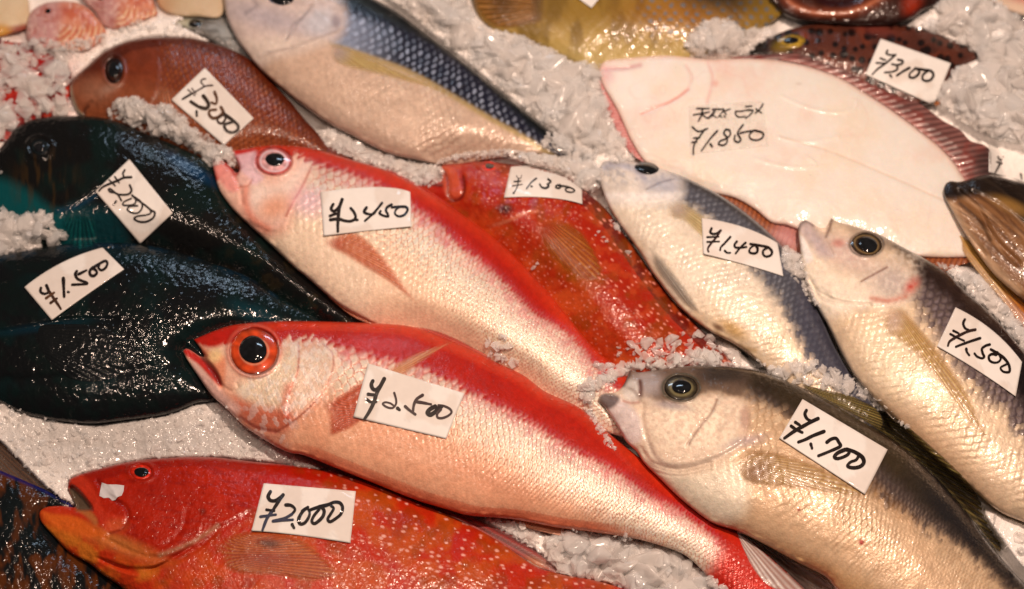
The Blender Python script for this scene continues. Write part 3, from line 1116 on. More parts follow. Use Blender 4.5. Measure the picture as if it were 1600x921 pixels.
def paint_J(c, b):
    n1 = c.n(30, 61)
    st = fbm(c.u / 60, c.v / 7, 1.0, 5, 3)
    c.base(C(150, 104, 66))
    c.lay(C(206, 160, 120), ss(0.4, 0.7, st) * 0.7)
    c.lay(C(90, 56, 36), ss(0.55, 0.75, fbm(c.u / 40, c.v / 5, 1.0, 9, 3)) * 0.6)
    top = 1 - ss(-7, 7, c.sd([(1470, 310), (1500, 310), (1530, 305), (1560, 318), (1600, 350), (1680, 420)]))
    c.lay(C(24, 18, 14), top * 0.95)
    c.lay(C(176, 130, 70), c.blob(1580, 322, 30, 9, 24, 0.8) * 0.7)  # gold sparkle on the wet skin, painted into the colour
    c.lay(C(216, 176, 140), c.line([(1486, 320), (1510, 362), (1545, 410), (1590, 455)], 6) * 0.7)
    c.lay(C(60, 36, 24), c.line([(1500, 318), (1530, 345), (1548, 375)], 3) * 0.7)
    c.lay(C(40, 26, 20), c.blob(1482, 300, 16, 12, 0, 0.8) * 0.7)
    c.crease([(1498, 300), (1530, 330), (1552, 372), (1590, 410)], 5, 5)
    c.crease([(1478, 318), (1505, 355), (1540, 400)], 2.5, 3)
    c.crease([(1520, 300), (1560, 320), (1600, 350)], 3.5, 4)
    c.dz += 3 * (n1 - 0.5)
    c.coat[:] = 0.9
    c.rough[:] = 0.3


J_OUT = [(1474, 298), (1477, 288), (1485, 283), (1496, 284), (1508, 282), (1522, 277), (1544, 273), (1562, 276), (1581, 281), (1610, 288), (1720, 330), (1740, 460), (1660, 500), (1625, 488), (1600, 470), (1575, 450), (1550, 426), (1522, 388), (1500, 352), (1483, 321), (1476, 308)]
bJ = fish("J", "brown_grouper", "dark brown wide-mouthed fish poking in at the right edge below a half-buried tag", "fish", J_OUT, 42, 0.42,
          [(1478, 300), (1540, 340), (1600, 400), (1700, 480)], paint_J, MAT_BROWN)

# ---- B : second red snapper


def paint_B(c, b):
    bd = c.sd([(360, 275), (385, 262), (410, 268), (440, 262), (462, 249), (487, 259), (550, 276), (590, 294), (646, 330), (682, 354), (716, 386), (782, 440), (828, 488), (887, 525), (922, 566), (957, 606), (1000, 650)])
    opl = [(412, 362), (440, 356), (448, 340), (456, 318), (470, 296), (484, 268)]
    head = ss(-18, 12, c.sd([(500, 215), (488, 262), (470, 300), (455, 330), (445, 358), (410, 372), (380, 400)]))
    red, ht, t, r = paint_red(c, b, bd, head, 12, 10, 71, C(248, 212, 176), (250, 700), 0.5)
    h2 = head * (1 - red)
    n = c.n(10, 33)
    c.lay(C(250, 216, 184), (1 - red) * (1 - head) * (1 - ss(540, 620, c.x)) * ss(18, 60, bd) * 0.8)
    c.lay(C(242, 176, 152), h2 * 0.75)
    c.lay(C(250, 226, 206), c.poly([(400, 285), (430, 290), (460, 268), (484, 256), (470, 285), (450, 318), (440, 345), (410, 350), (390, 330), (384, 300)], 14) * 0.55)
    c.lay(C(240, 150, 96), c.blob(428, 325, 26, 17, -30, 0.8) * 0.6)
    c.lay(C(238, 132, 100), c.line([(384, 296), (384, 318), (395, 342), (418, 358)], 7) * 0.6)
    c.lay(C(244, 200, 196), c.poly([(368, 240), (398, 236), (402, 262), (412, 278), (395, 288), (376, 268)], 5) * 0.85)
    c.lay(C(206, 52, 40), c.poly([(362, 236), (382, 233), (400, 231), (396, 236), (370, 242)], 3))
    c.lay(C(238, 156, 140), c.poly([(332, 254), (342, 251), (356, 258), (370, 276), (374, 296), (360, 300), (345, 285), (334, 266)], 5) * 0.9)
    c.lay(C(190, 40, 34), c.line([(334, 252), (345, 252), (360, 262), (368, 274), (374, 262), (370, 248)], 2.6) * 0.85)
    c.lay(C(244, 190, 170), c.poly([(376, 270), (392, 282), (372, 292)], 3) * 0.8)
    c.lay(C(190, 90, 70), c.line([(447, 338), (458, 316), (472, 292), (486, 262)], 2) * 0.7)
    c.lay(C(206, 120, 96), c.line([(393, 282), (388, 290), (372, 293)], 1.8) * 0.6)
    c.lay(C(232, 180, 196), c.blob(485, 315, 26, 22, 0, 0.8) * 0.5)
    cv2, h3, t3, r3 = c.scales(7, 6, None, 45)
    fine = head * (1 - red) * ss(390, 420, c.x)
    c.dz += 0.6 * fine * (h3 * 0.8 - 0.4 * ss(0.7, 1, t3))
    c.flap([(372, 320), (392, 346), (420, 360), (444, 356), (456, 322), (470, 296), (486, 264)], 3.2, 35, 2.2)
    c.crease([(393, 282), (386, 290), (371, 294)], 2.0, 2.5)
    c.crease([(366, 276), (374, 292), (378, 318)], 2.5, 3.5)
    c.crease([(344, 296), (365, 330), (392, 356)], 1.5, 3)
    q = np.hypot((c.x - 428) / 28, (c.y - 252) / 22)
    c.dz += 2.4 * np.exp(-((q - 1.12) / 0.12) ** 2) - 2.4 * (q < 1)
    c.lay(C(196, 60, 46), np.exp(-((q - 1.03) / 0.06) ** 2) * 0.7)
    c.dz += 1.4 * (c.n(26, 10) - 0.5)
    c.mul((0.84 + 0.32 * c.n(5, 13, 2)) * (0.88 + 0.24 * c.n(55, 13 + 50, 3)))


B_OUT = [(362, 236), (382, 233), (412, 228), (440, 227), (475, 230), (507, 237), (550, 250), (600, 265), (640, 284), (680, 307), (725, 337), (760, 362), (795, 392), (832, 430), (855, 455), (891, 499), (922, 538), (961, 573), (1000, 612), (1030, 650), (1010, 690), (960, 680), (900, 660), (840, 635), (780, 605), (720, 572), (660, 540), (620, 522), (587, 507), (535, 480), (475, 430), (462, 420), (425, 385), (387, 350), (362, 325), (342, 295), (334, 266), (333, 254), (341, 251), (352, 254), (362, 263), (370, 272), (374, 264), (369, 250)]
bB = fish("B", "red_snapper", "red snapper with a pinkish cream flank and ringed pink eye under the ¥2,450 tag", "fish", B_OUT, 30, 0.40,
          [(335, 252), (430, 300), (540, 362), (650, 424), (760, 486), (850, 544), (940, 612), (1020, 675)], paint_B, MAT_RED, corner=(0, 41), group="red snappers")
eye(bB, bB.thing, 428, 252, 28, 22, 4, 14.5, 6.0, iris_plain(C(236, 180, 170), C(206, 96, 84), (0.74, 0.06, C(240, 206, 200)), 0.9), EYE_MAT, PUPIL_MAT, pc=(1.5, -3), pry=10.5)

# ---- R : red grouper, front left
MAT_GROUPER = skin_mat("red_grouper_skin", 620, 0.4, 520, 0.45, 0.04, 0.2, 0.13, coat_ior=1.45, cdet=1, dist=0.0009)


def dots(c, cell, rad, seed, keep=0.7, stretch=1.0):
    """small spots on a jittered grid along the body; returns coverage"""
    out = np.zeros(len(c.P))
    U = c.u / (cell * stretch)
    V = c.v / cell
    i0 = np.floor(U)
    j0 = np.floor(V)
    for di in (-1, 0, 1):
        for dj in (-1, 0, 1):
            i = i0 + di
            j = j0 + dj
            cx = i + 0.15 + 0.7 * hash2(i, j, seed)
            cy = j + 0.15 + 0.7 * hash2(i, j, seed + 1)
            rr = rad / cell * (0.6 + 0.7 * hash2(i, j, seed + 2))
            d = np.hypot((U - cx) * stretch, (V - cy)) if stretch == 1 else np.hypot((U - cx), (V - cy))
            ok = hash2(i, j, seed + 3) < keep
            out = np.maximum(out, ok * (1 - ss(0.65, 1.15, d / rr)))
    return out


def paint_R(c, b):
    n1 = c.n(50, 81)
    n2 = c.n(10, 82)
    jaw = c.sd([(60, 800), (110, 806), (160, 838), (205, 866), (260, 872), (310, 850), (350, 820), (400, 795)])
    body = ss(-10, 10, -c.sd([(420, 700), (400, 780), (350, 822), (310, 860), (240, 900), (150, 940)]))
    head = 1 - body
    c.base(C(194, 52, 20))
    c.lay(C(168, 34, 14), n1 * 0.7)
    c.lay(C(150, 24, 12), ss(0.5, 0.75, fbm(c.u / 16, c.v / 5, 1.0, 84, 3)) * 0.5)
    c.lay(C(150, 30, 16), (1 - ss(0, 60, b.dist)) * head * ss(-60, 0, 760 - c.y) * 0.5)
    c.lay(C(222, 84, 36), ss(0, 40, jaw) * 0.6)
    c.lay(C(216, 130, 48), ss(0, 30, jaw) * ss(0.35, 0.65, c.n(28, 83)) * 0.85)
    c.lay(C(224, 150, 78), c.blob(185, 850, 70, 12, 22, 0.9) * 0.55)
    c.lay(C(226, 112, 42), c.poly([(64, 800), (80, 793), (110, 800), (150, 825), (165, 840), (120, 838), (80, 822)], 8) * 0.9)
    c.lay(C(196, 52, 30), c.poly([(66, 796), (95, 791), (130, 800), (148, 816), (120, 808), (80, 803)], 4) * 0.8)
    c.lay(C(190, 120, 66), c.poly([(118, 797), (140, 798), (152, 812), (150, 822), (132, 806)], 4) * 0.8)
    c.lay(C(116, 92, 72), c.poly([(107, 764), (114, 762), (130, 776), (142, 790), (143, 797), (120, 796), (112, 780)], 2.5))
    c.lay(C(206, 68, 40), c.poly([(108, 750), (128, 742), (150, 770), (165, 800), (196, 808), (200, 820), (185, 832), (165, 828), (150, 805), (132, 778), (112, 760)], 4) * 0.8)
    c.lay(C(230, 120, 70), c.blob(182, 822, 16, 10, 0, 0.7) * 0.5)
    c.lay(C(130, 30, 18), c.line([(152, 752), (170, 775), (192, 790), (200, 808), (192, 826), (174, 834)], 2.5) * 0.55)
    c.lay(C(120, 34, 22), c.blob(317, 800, 5, 5, 0, 0.8) * 0.7)
    c.lay(C(150, 30, 22), c.blob(250, 765, 40, 22, 0, 0.9) * 0.35)
    # gill membrane
    c.lay(C(176, 146, 110), c.line([(250, 868), (300, 848), (340, 822)], 4) * 0.5)
    # body: brighter red, orange below, pale dots
    c.lay(C(188, 38, 14), body * 0.6)
    c.lay(C(226, 84, 40), body * ss(0, 90, c.v + 20) * 0.6 * n1)
    c.lay(C(150, 74, 20), body * ss(0.5, 0.72, c.n(26, 85)) * 0.5)
    c.lay(C(190, 44, 60), body * ss(0.5, 0.8, c.n(34, 86)) * 0.3)
    d = dots(c, 9.5, 1.8, 90, 0.62, 1.7) * body * ss(470, 560, c.x)
    c.lay(C(248, 186, 164), d * 0.8 * (0.5 + 0.7 * n1))
    cv, ht, t, r = c.scales(6, 5, None, 91)
    c.dz += 0.9 * body * (ht * 0.8 - 0.4 * ss(0.7, 1, t))
    c.dz += 1.1 * (c.n(4.5, 92, 2) - 0.5)
    c.flap([(190, 905), (255, 885), (305, 858), (345, 824), (385, 800), (410, 785)], 5, 60, 3)
    for k in range(5):
        o = k * 7
        c.crease([(150 + o, 872 + o * .5), (205 + o * .6, 888 + o * .3), (260 + o * .3, 884 - o * .4), (310, 858 - o * .6), (345 - o, 822)], 1.8, 2.6)
    c.crease([(152, 752), (170, 776), (194, 790), (201, 808), (190, 828), (172, 836)], 3.0, 3.5)
    c.crease([(165, 842), (215, 866), (262, 872), (300, 856)], 2.2, 4)
    c.crease([(292, 800), (285, 826), (262, 850), (232, 862)], 1.5, 4)
    c.dz -= 12 * c.poly([(104, 768), (113, 760), (130, 776), (143, 793), (143, 798), (118, 797), (108, 790)], 4)
    q = np.hypot((c.x - 221) / 17, (c.y - 738) / 12)
    c.dz += 2.4 * np.exp(-((q - 1.2) / 0.25) ** 2) - 1.5 * (q < 1)
    c.dz += 2.6 * (c.n(34, 93) - 0.5)
    c.mul(0.88 + 0.24 * c.n(7, 94, 3))
    c.rough[:] = 0.34
    c.coat = 0.6 - 0.2 * head


R_OUT = [(106, 756), (109, 749), (130, 740), (162, 731), (200, 722), (230, 718), (262, 716), (295, 714), (337, 715), (400, 722), (450, 727), (500, 734), (550, 746), (600, 762), (660, 788), (720, 814), (780, 846), (835, 884), (875, 897), (925, 906), (980, 922), (1060, 950), (1120, 1010), (900, 1080), (500, 1080), (300, 1030), (230, 960), (190, 919), (162, 900), (140, 882), (110, 865), (87, 842), (65, 817), (61, 803), (66, 796), (76, 792), (100, 791), (116, 794), (118, 790), (112, 779), (107, 767)]
bR = fish("R", "red_grouper", "bright red grouper with a gaping orange jaw under the ¥2,000 tag with square corners", "fish", R_OUT, 22, 0.36,
          [(70, 790), (200, 805), (400, 835), (600, 870), (800, 920), (1060, 985)], paint_R, MAT_GROUPER, corner=(0, 37), group="red groupers")
eye(bR, bR.thing, 221, 738, 16, 11.5, 0, 11, 5.5, iris_plain(C(226, 70, 40), C(226, 60, 34)), EYE_MAT, PUPIL_MAT, pc=(0, 0), pry=7.5)

# ---- D : small silver fish with a dark back


def paint_D(c, b):
    bd = c.sd([(937, 275), (975, 290), (1005, 300), (1040, 308), (1075, 324), (1120, 356), (1150, 395), (1190, 440), (1215, 470), (1240, 520), (1270, 570), (1330, 640)])
    head = ss(-18, 12, c.sd([(1060, 265), (1062, 300), (1050, 312), (1000, 316), (950, 315)]))
    n1 = c.n(30, 101)
    n2 = c.n(8, 102)
    c.base(C(240, 214, 186))
    c.lay(C(236, 200, 160), ss(0.4, 0.8, n1) * ss(40, 100, bd) * 0.6)
    c.lay(C(244, 204, 160), ss(430, 560, c.y) * 0.6)
    fl = (1 - head) * ss(4, 20, b.dist)
    cv, ht, t, r = silver_scales(c, 10.5, 8.5, None, 1.3, fl * (1 - 0.7 * ss(45, 110, bd)), C(196, 160, 130), C(246, 226, 202), 12, 0.74)
    back = (1 - ss(-14, 12, bd + 14 * (r - 0.5))) * (1 - head)
    c.lay(C(104, 98, 100), back)
    c.lay(C(176, 168, 166), back * ss(0.2, 0.8, ht) * (1 - ss(0.5, 0.85, t)) * (0.3 + 0.7 * r))
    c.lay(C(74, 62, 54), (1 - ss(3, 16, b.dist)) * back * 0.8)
    c.lay(C(196, 186, 178), (1 - ss(1, 5, b.dist)) * back * 0.4)
    c.lay(C(84, 80, 92), back * ss(1220, 1260, c.x) * 0.6)
    c.lay(C(216, 198, 184), head * 0.6)
    c.lay(C(150, 140, 140), head * ss(0.45, 0.7, c.n(7, 107)) * (1 - ss(275, 300, c.y)) * 0.5)
    c.dz += 1.6 * (c.n(8, 108, 2) - 0.5) * head
    c.lay(C(176, 172, 180), head * c.blob(1040, 290, 32, 16, 10, 0.95) * 0.6)
    c.lay(C(140, 140, 160), head * c.line([(945, 262), (960, 258), (985, 262), (1005, 276)], 6) * 0.5)
    c.lay(C(250, 236, 216), head * ss(296, 306, c.y) * 0.7)
    c.lay(C(120, 110, 116), c.line([(1010, 296), (1030, 286), (1052, 280)], 1.6) * 0.6)
    c.lay(C(210, 158, 70), c.blob(1145, 515, 22, 10, 35, 0.8) * 0.7)
    c.lay(C(120, 64, 30), c.blob(1122, 512, 9, 4, 30, 0.8) * 0.8)
    c.lay(C(196, 150, 80), c.line([(1120, 520), (1150, 540), (1180, 548)], 4) * 0.5)
    c.flap([(960, 312), (1000, 316), (1040, 312), (1060, 300), (1062, 284)], 2.4, 30, 2)
    c.crease([(1010, 297), (1030, 286), (1054, 279)], 1.6, 2.2)
    c.crease([(942, 258), (952, 270), (950, 285)], 1.8, 2.5)
    c.crease([(958, 256), (970, 268), (990, 278)], 1.2, 2.5)
    q = np.hypot((c.x - 1011) / 21, (c.y - 263) / 10)
    c.dz += 1.6 * np.exp(-((q - 1.15) / 0.15) ** 2) - 1.0 * (q < 1)
    c.dz += 1.4 * (c.n(20, 103) - 0.5)
    c.mul((0.84 + 0.32 * c.n(6, 105, 2)) * (0.88 + 0.24 * c.n(55, 105 + 50, 3)))
    c.metal = 0.08 * (1 - head)
    c.rough[:] = 0.36
    c.coat[:] = 0.5


D_OUT = [(937, 263), (941, 255), (950, 252), (962, 256), (977, 252), (995, 254), (1013, 255), (1032, 263), (1070, 277), (1120, 302), (1162, 330), (1200, 362), (1225, 388), (1246, 420), (1266, 460), (1286, 500), (1306, 545), (1340, 600), (1380, 660), (1350, 690), (1300, 650), (1240, 612), (1212, 590), (1180, 562), (1150, 540), (1105, 515), (1062, 480), (1022, 430), (1000, 395), (975, 360), (955, 330), (944, 305), (938, 285)]
bD = fish("D", "silver_fish", "small silver fish with an oval black eye and grey back under the ¥1,400 tag", "fish", D_OUT, 32, 0.40,
          [(940, 266), (1020, 320), (1100, 400), (1180, 475), (1260, 550), (1365, 670)], paint_D, MAT_GREY)
eye(bD, bD.thing, 1011, 263, 20, 9.5, 10, 17, 4.5, iris_plain(C(40, 30, 28), C(60, 52, 54)), EYE_MAT, PUPIL_MAT, pry=8.0)

# ---- C : small red grouper in the middle


def paint_C(c, b):
    n1 = c.n(36, 111)
    n2 = c.n(9, 112)
    c.base(C(182, 50, 22))
    c.lay(C(202, 78, 32), ss(0, 70, c.v + 10) * 0.75)
    c.lay(C(226, 110, 54), ss(0.45, 0.7, n1) * ss(10, 60, c.v + 20) * 0.6)
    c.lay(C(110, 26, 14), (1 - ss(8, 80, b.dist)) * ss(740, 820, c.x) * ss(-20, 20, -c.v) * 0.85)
    c.lay(C(150, 84, 24), ss(0.5, 0.75, c.n(24, 127)) * 0.5)
    c.lay(C(210, 96, 50), ss(0.5, 0.7, c.n(13, 128)) * 0.4)
    c.lay(C(180, 120, 30), c.blob(890, 395, 50, 22, 55, 0.9) * 0.7)
    c.lay(C(196, 50, 36), c.poly([(657, 284), (675, 276), (690, 284), (700, 310), (680, 305)], 4) * 0.7)
    c.lay(C(232, 120, 84), c.poly([(690, 266), (708, 262), (722, 290), (722, 306), (706, 312), (694, 300)], 4) * 0.5)
    c.lay(C(60, 12, 8), c.blob(789, 327, 11, 8, 0, 0.7) * 0.9)
    c.lay(C(236, 150, 112), c.line([(772, 352), (795, 345), (818, 334), (840, 330)], 2.5) * 0.6)
    c.lay(C(130, 20, 14), c.line([(700, 315), (716, 312), (724, 300), (720, 280)], 2) * 0.6)
    d = dots(c, 7.6, 1.45, 114, 0.62) * ss(770, 800, c.x + 40 * (c.y < 320))
    st = dots(c, 8, 1.5, 118, 0.6, 2.0) * ss(860, 930, c.x) * ss(0, 20, -c.v)
    c.lay(C(236, 150, 124), np.maximum(d * 0.75 * (1 - ss(860, 930, c.x) * ss(0, 20, -c.v)), st * 0.9))
    c.lay(C(206, 130, 150), ss(0.5, 0.7, n2) * c.blob(780, 305, 60, 14, 15, 0.9) * 0.45)
    c.dz += 1.2 * (c.n(5, 116, 2) - 0.5)
    cv, ht, t, r = c.scales(5.5, 4.8, None, 119)
    c.dz += 0.8 * ss(800, 860, c.x) * (ht * 0.8 - 0.4 * ss(0.7, 1, t))
    c.flap([(745, 360), (772, 352), (796, 345), (818, 333), (838, 322), (850, 300)], 4, 50, 2.5)
    c.crease([(694, 268), (702, 285), (702, 306), (716, 312), (724, 300), (722, 276)], 2.6, 3)
    c.lay(C(110, 14, 10), c.line([(694, 268), (700, 285), (700, 306), (714, 314), (726, 300), (724, 276)], 2.2) * 0.7)
    c.lay(C(90, 12, 8), c.line([(660, 287), (690, 290)], 3) * 0.8)
    c.crease([(660, 285), (688, 286)], 3, 3)
    q = np.hypot((c.x - 765) / 15, (c.y - 259) / 7)
    c.dz += 1.8 * np.exp(-((q - 1.2) / 0.2) ** 2)
    c.dz += 2.0 * (n1 - 0.5)
    c.mul(0.86 + 0.28 * c.n(6, 117, 3))
    c.coat[:] = 0.75
    c.rough[:] = 0.33


C_OUT = [(655, 292), (660, 281), (674, 276), (686, 282), (690, 272), (686, 263), (695, 257), (720, 255), (745, 252), (785, 255), (835, 262), (880, 275), (912, 297), (945, 325), (975, 365), (1010, 415), (1050, 468), (1095, 515), (1135, 555), (1150, 590), (1090, 620), (1000, 615), (935, 570), (880, 510), (815, 435), (750, 378), (700, 335), (670, 312)]
bC = fish("C", "red_grouper", "small red grouper with fine white dots and a tiny eye under the ¥1,300 tag", "fish", C_OUT, 18, 0.56,
          [(660, 287), (760, 320), (860, 395), (960, 480), (1060, 555), (1140, 600)], paint_C, MAT_GROUPER, group="red groupers")
eye(bC, bC.thing, 765, 259.5, 15, 7.5, 4, 7, 4.5, iris_plain(C(220, 70, 48), C(226, 60, 40)), EYE_MAT, PUPIL_MAT, pry=4.0)

# ---- Q : black parrotfish, lower
MAT_BLACK = skin_mat("black_wet_skin", 560, 0.3, 440, 0.38, 0.0, 0.03, 0.11, coat_ior=1.6, cdet=1, dist=0.0009)


def paint_Q(c, b):
    n1 = c.n(40, 121)
    c.base((0.004, 0.005, 0.006))
    c.lay(C(18, 46, 44), ss(0.5, 0.75, n1) * 0.6)
    c.lay(C(14, 40, 34), ss(0.4, 0.7, c.n(18, 129)) * 0.4)
    c.lay(C(26, 56, 70), (1 - ss(3, 16, b.dist)) * (c.y < 470) * ss(0.35, 0.6, c.n(16, 122)) * 0.6)
    c.lay(C(16, 56, 60), c.blob(190, 400, 90, 10, 4, 0.9) * 0.4)
    c.lay(C(16, 60, 70), c.blob(60, 512, 70, 6, -8, 0.9) * 0.6)
    c.lay(C(10, 70, 76), c.blob(400, 492, 40, 12, 25, 0.8) * 0.7)
    cv, ht, t, r = c.scales(13, 11, None, 125)
    c.dz += 0.7 * ss(90, 150, c.x) * (ht * 0.7 - 0.4 * ss(0.75, 1, t))
    c.dz += 1.1 * (c.n(7, 123, 2) - 0.5)
    # pectoral ridge and fin folds
    c.crease([(0, 520), (60, 510), (110, 500), (180, 500)], 4, 5)
    c.crease([(0, 596), (120, 590), (240, 575), (330, 560)], 3, 9)
    c.coat[:] = 0.7
    c.rough[:] = 0.5


Q_OUT = [(-90, 425), (-40, 408), (0, 399), (37, 392), (75, 385), (112, 381), (162, 379), (212, 381), (250, 387), (287, 397), (325, 409), (375, 427), (405, 442), (440, 466), (500, 500), (520, 520), (470, 545), (420, 575), (380, 602), (335, 627), (308, 631), (262, 648), (192, 658), (140, 663), (87, 658), (35, 647), (0, 630), (-50, 600), (-90, 540)]
bQ = fish("Q", "black_parrotfish", "black parrotfish with a golden sheen under the leftmost ¥1,500 tag", "fish", Q_OUT, 18, 0.34,
          [(-90, 500), (100, 520), (250, 522), (380, 515), (510, 512)], paint_Q, MAT_BLACK, group="black parrotfish")

# ---- G : flounder, white side up
MAT_FLOUNDER = skin_mat("flounder_skin", 300, 0.10, 220, 0.20, 0.18, 0.5, 0.10, 0.03)


def paint_G(c, b):
    n1 = c.n(70, 131)
    c.base(C(240, 220, 200))
    c.lay(C(252, 240, 224), c.blob(1010, 130, 90, 50, 20, 0.9) * 0.6)
    c.lay(C(240, 206, 168), ss(0.4, 0.75, n1) * 0.35)
    c.lay(C(240, 180, 160), c.blob(1130, 105, 18, 12, 40, 0.9) * 0.35)
    c.lay(C(214, 140, 140), c.line([(938, 109), (955, 107), (975, 107), (1000, 102)], 4) * 0.6)
    c.lay(C(228, 160, 158), c.blob(946, 118, 12, 14, 0, 0.9) * 0.55)
    c.lay(C(226, 130, 112), c.line([(1002, 177), (1022, 168), (1045, 160), (1062, 150), (1075, 140)], 2.4) * 0.75)
    c.lay(C(234, 180, 164), c.line([(1075, 140), (1081, 120), (1072, 102)], 2.4) * 0.5)
    c.lay(C(232, 170, 156), c.line([(1106, 98), (1113, 118), (1112, 134), (1105, 160)], 2.6) * 0.5)
    c.lay(C(232, 160, 144), c.blob(1118, 130, 5, 5, 0, 0.9) * 0.6)
    c.lay(C(238, 200, 180), c.blob(1095, 180, 20, 10, 0, 0.9) * 0.3)
    c.lay(C(226, 190, 160), c.line([(1220, 214), (1300, 238), (1400, 280), (1500, 325)], 2.0) * 0.5)
    c.lay(C(196, 160, 140), c.blob(1248, 131, 4, 2, 0, 0.9) * 0.5)
    c.lay(C(238, 186, 160), (1 - ss(0, 9, b.dist)) * 0.6)
    c.crease([(938, 110), (960, 107), (985, 106)], 2.5, 2.5)
    c.crease([(1002, 178), (1045, 161), (1074, 141), (1081, 118), (1070, 100)], 1.8, 3)
    c.crease([(1106, 98), (1113, 122), (1105, 162)], 1.2, 3)
    c.crease([(1220, 214), (1300, 238), (1400, 280), (1500, 325)], 0.6, 2.5)
    c.dz += 3.5 * (c.n(60, 132) - 0.5) + 1.5 * (c.n(22, 133, 2) - 0.5)
    # loose wet folds of slime
    for pts in ([(1180, 248), (1215, 258), (1250, 262), (1275, 258), (1262, 246)], [(1220, 150), (1262, 168), (1305, 176), (1335, 170), (1338, 158)], [(1215, 214), (1260, 222), (1310, 214)]):
        c.dz += 1.6 * c.line(pts, 2.6)
    c.lay(C(236, 178, 150), ss(0.5, 0.8, c.n(60, 134)) * 0.25)
    c.lay(C(226, 150, 136), np.exp(-((c.n(46, 135, 2) - 0.5) / 0.012) ** 2) * ss(0.45, 0.7, c.n(90, 136)) * 0.14)
    c.lay(C(252, 240, 226), ss(0.5, 0.7, c.n(6, 137)) * 0.15)
    c.dz += 0.5 * (c.n(5, 138, 2) - 0.5)
    c.rough[:] = 0.45
    c.coat[:] = 0.28


G_OUT = [(937, 108), (941, 99), (951, 94), (990, 90), (1040, 87), (1070, 89), (1107, 93), (1160, 92), (1200, 93), (1225, 96), (1262, 104), (1312, 122), (1362, 152), (1412, 186), (1456, 220), (1475, 237), (1494, 259), (1510, 284), (1545, 320), (1580, 360), (1560, 395), (1512, 402), (1440, 402), (1350, 392), (1290, 376), (1230, 353), (1205, 348), (1180, 328), (1150, 311), (1110, 300), (1060, 280), (1012, 256), (1000, 243), (984, 215), (966, 175), (952, 150), (942, 132), (938, 120)]
bG = fish("G", "flounder", "flat flounder lying white side up with a dark striped fin fringe", "fish", G_OUT, 22, 0.15,
          [(940, 112), (1080, 165), (1250, 225), (1400, 295), (1560, 370)], paint_G, MAT_FLOUNDER, flat=0.25, ramp=0.5)

# ---- L : big blue-backed silver fish, top
MAT_BLUE = skin_mat("blue_silver_skin", 700, 0.3, 480, 0.4, 0.08, coat_rough=0.12, cdet=1, dist=0.0008)


def paint_L(c, b):
    bd = c.sd([(430, 30), (480, 45), (515, 66), (580, 88), (642, 112), (705, 147), (765, 183), (817, 212), (860, 240)])
    bk = c.sd([(440, -30), (490, -12), (542, 11), (605, 34), (667, 65), (705, 88), (760, 134), (810, 180), (850, 215)])
    head = ss(-18, 12, c.sd([(530, -10), (535, 35), (525, 55), (480, 72), (420, 88), (400, 110)]))
    n1 = c.n(36, 141)
    n2 = c.n(9, 142)
    c.base(C(220, 184, 156))
    c.lay(C(232, 198, 170), ss(0.4, 0.7, n1) * 0.6)
    c.lay(C(204, 170, 146), ss(70, 130, bd) * 0.5)
    fl = (1 - head) * ss(4, 22, b.dist) * ss(-4, 8, bd)
    cv, ht, t, r = silver_scales(c, 12.5, 9.5, None, 1.9, fl * ss(480, 600, c.x), C(160, 120, 98), C(236, 204, 174), 14, 0.68)
    mid = (1 - ss(-5, 5, bd)) * (1 - head)
    c.lay(C(46, 44, 58), mid)
    hi = ss(0.05, 0.5, ht) * (1 - ss(0.5, 0.8, t))
    c.lay(C(178, 176, 182), mid * hi * (0.1 + 0.9 * r) * ss(-5, 14, bk))
    c.dz += 1.5 * mid * (ht * 0.8 - 0.4 * ss(0.7, 1, t)) * ss(-10, 10, bk)
    c.lay(C(196, 196, 206), mid * (1 - ss(530, 640, c.x)) * 0.5 * ss(0, 20, bk))
    back = 1 - ss(-6, 6, bk + 5 * (n2 - 0.5))
    c.lay(C(36, 37, 46), back)
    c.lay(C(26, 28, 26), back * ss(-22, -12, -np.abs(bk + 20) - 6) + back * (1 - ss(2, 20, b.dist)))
    c.lay(C(84, 88, 84), back * np.exp(-((b.dist - 17) / 5) ** 2) * 0.4)
    c.lay(C(190, 160, 96), np.exp(-((bd - 2) / 4.5) ** 2) * ss(500, 540, c.x) * 0.7)
    # head
    c.lay(C(228, 204, 190), head * 0.7)
    c.lay(C(186, 172, 174), head * c.blob(420, 28, 64, 16, 14, 0.95) * 0.6)
    c.lay(C(214, 204, 200), head * c.blob(500, 35, 26, 20, 0, 0.7) * 0.8)
    c.lay(C(240, 214, 190), head * ss(50, 70, c.y) * 0.6)
    c.lay(C(150, 124, 120), c.blob(525, 34, 7, 11, 0, 0.7) * 0.7)
    c.lay(C(120, 106, 108), c.line([(487, 8), (474, 26), (458, 40), (448, 60)], 3) * 0.4)
    c.lay(C(140, 118, 110), c.line([(420, 82), (460, 74), (490, 62), (524, 50)], 3) * 0.4)
    c.lay(C(130, 116, 118), c.line([(395, 0), (402, 8), (385, 20)], 3) * 0.4)
    c.flap([(398, 92), (420, 86), (460, 74), (500, 60), (530, 48), (536, 25)], 3.2, 40, 2)
    c.crease([(488, 8), (472, 25), (460, 42), (446, 62)], 2.2, 2.6)
    c.dz += 1.5 * (c.n(22, 143) - 0.5)
    c.mul((0.84 + 0.32 * c.n(6, 144, 2)) * (0.88 + 0.24 * c.n(55, 144 + 50, 3)))
    c.mul(np.array([0.95, 0.93, 0.93])[None, :])
    c.metal = 0.08 * (1 - head)
    c.rough[:] = 0.34
    c.coat = 0.4 + 0.4 * back


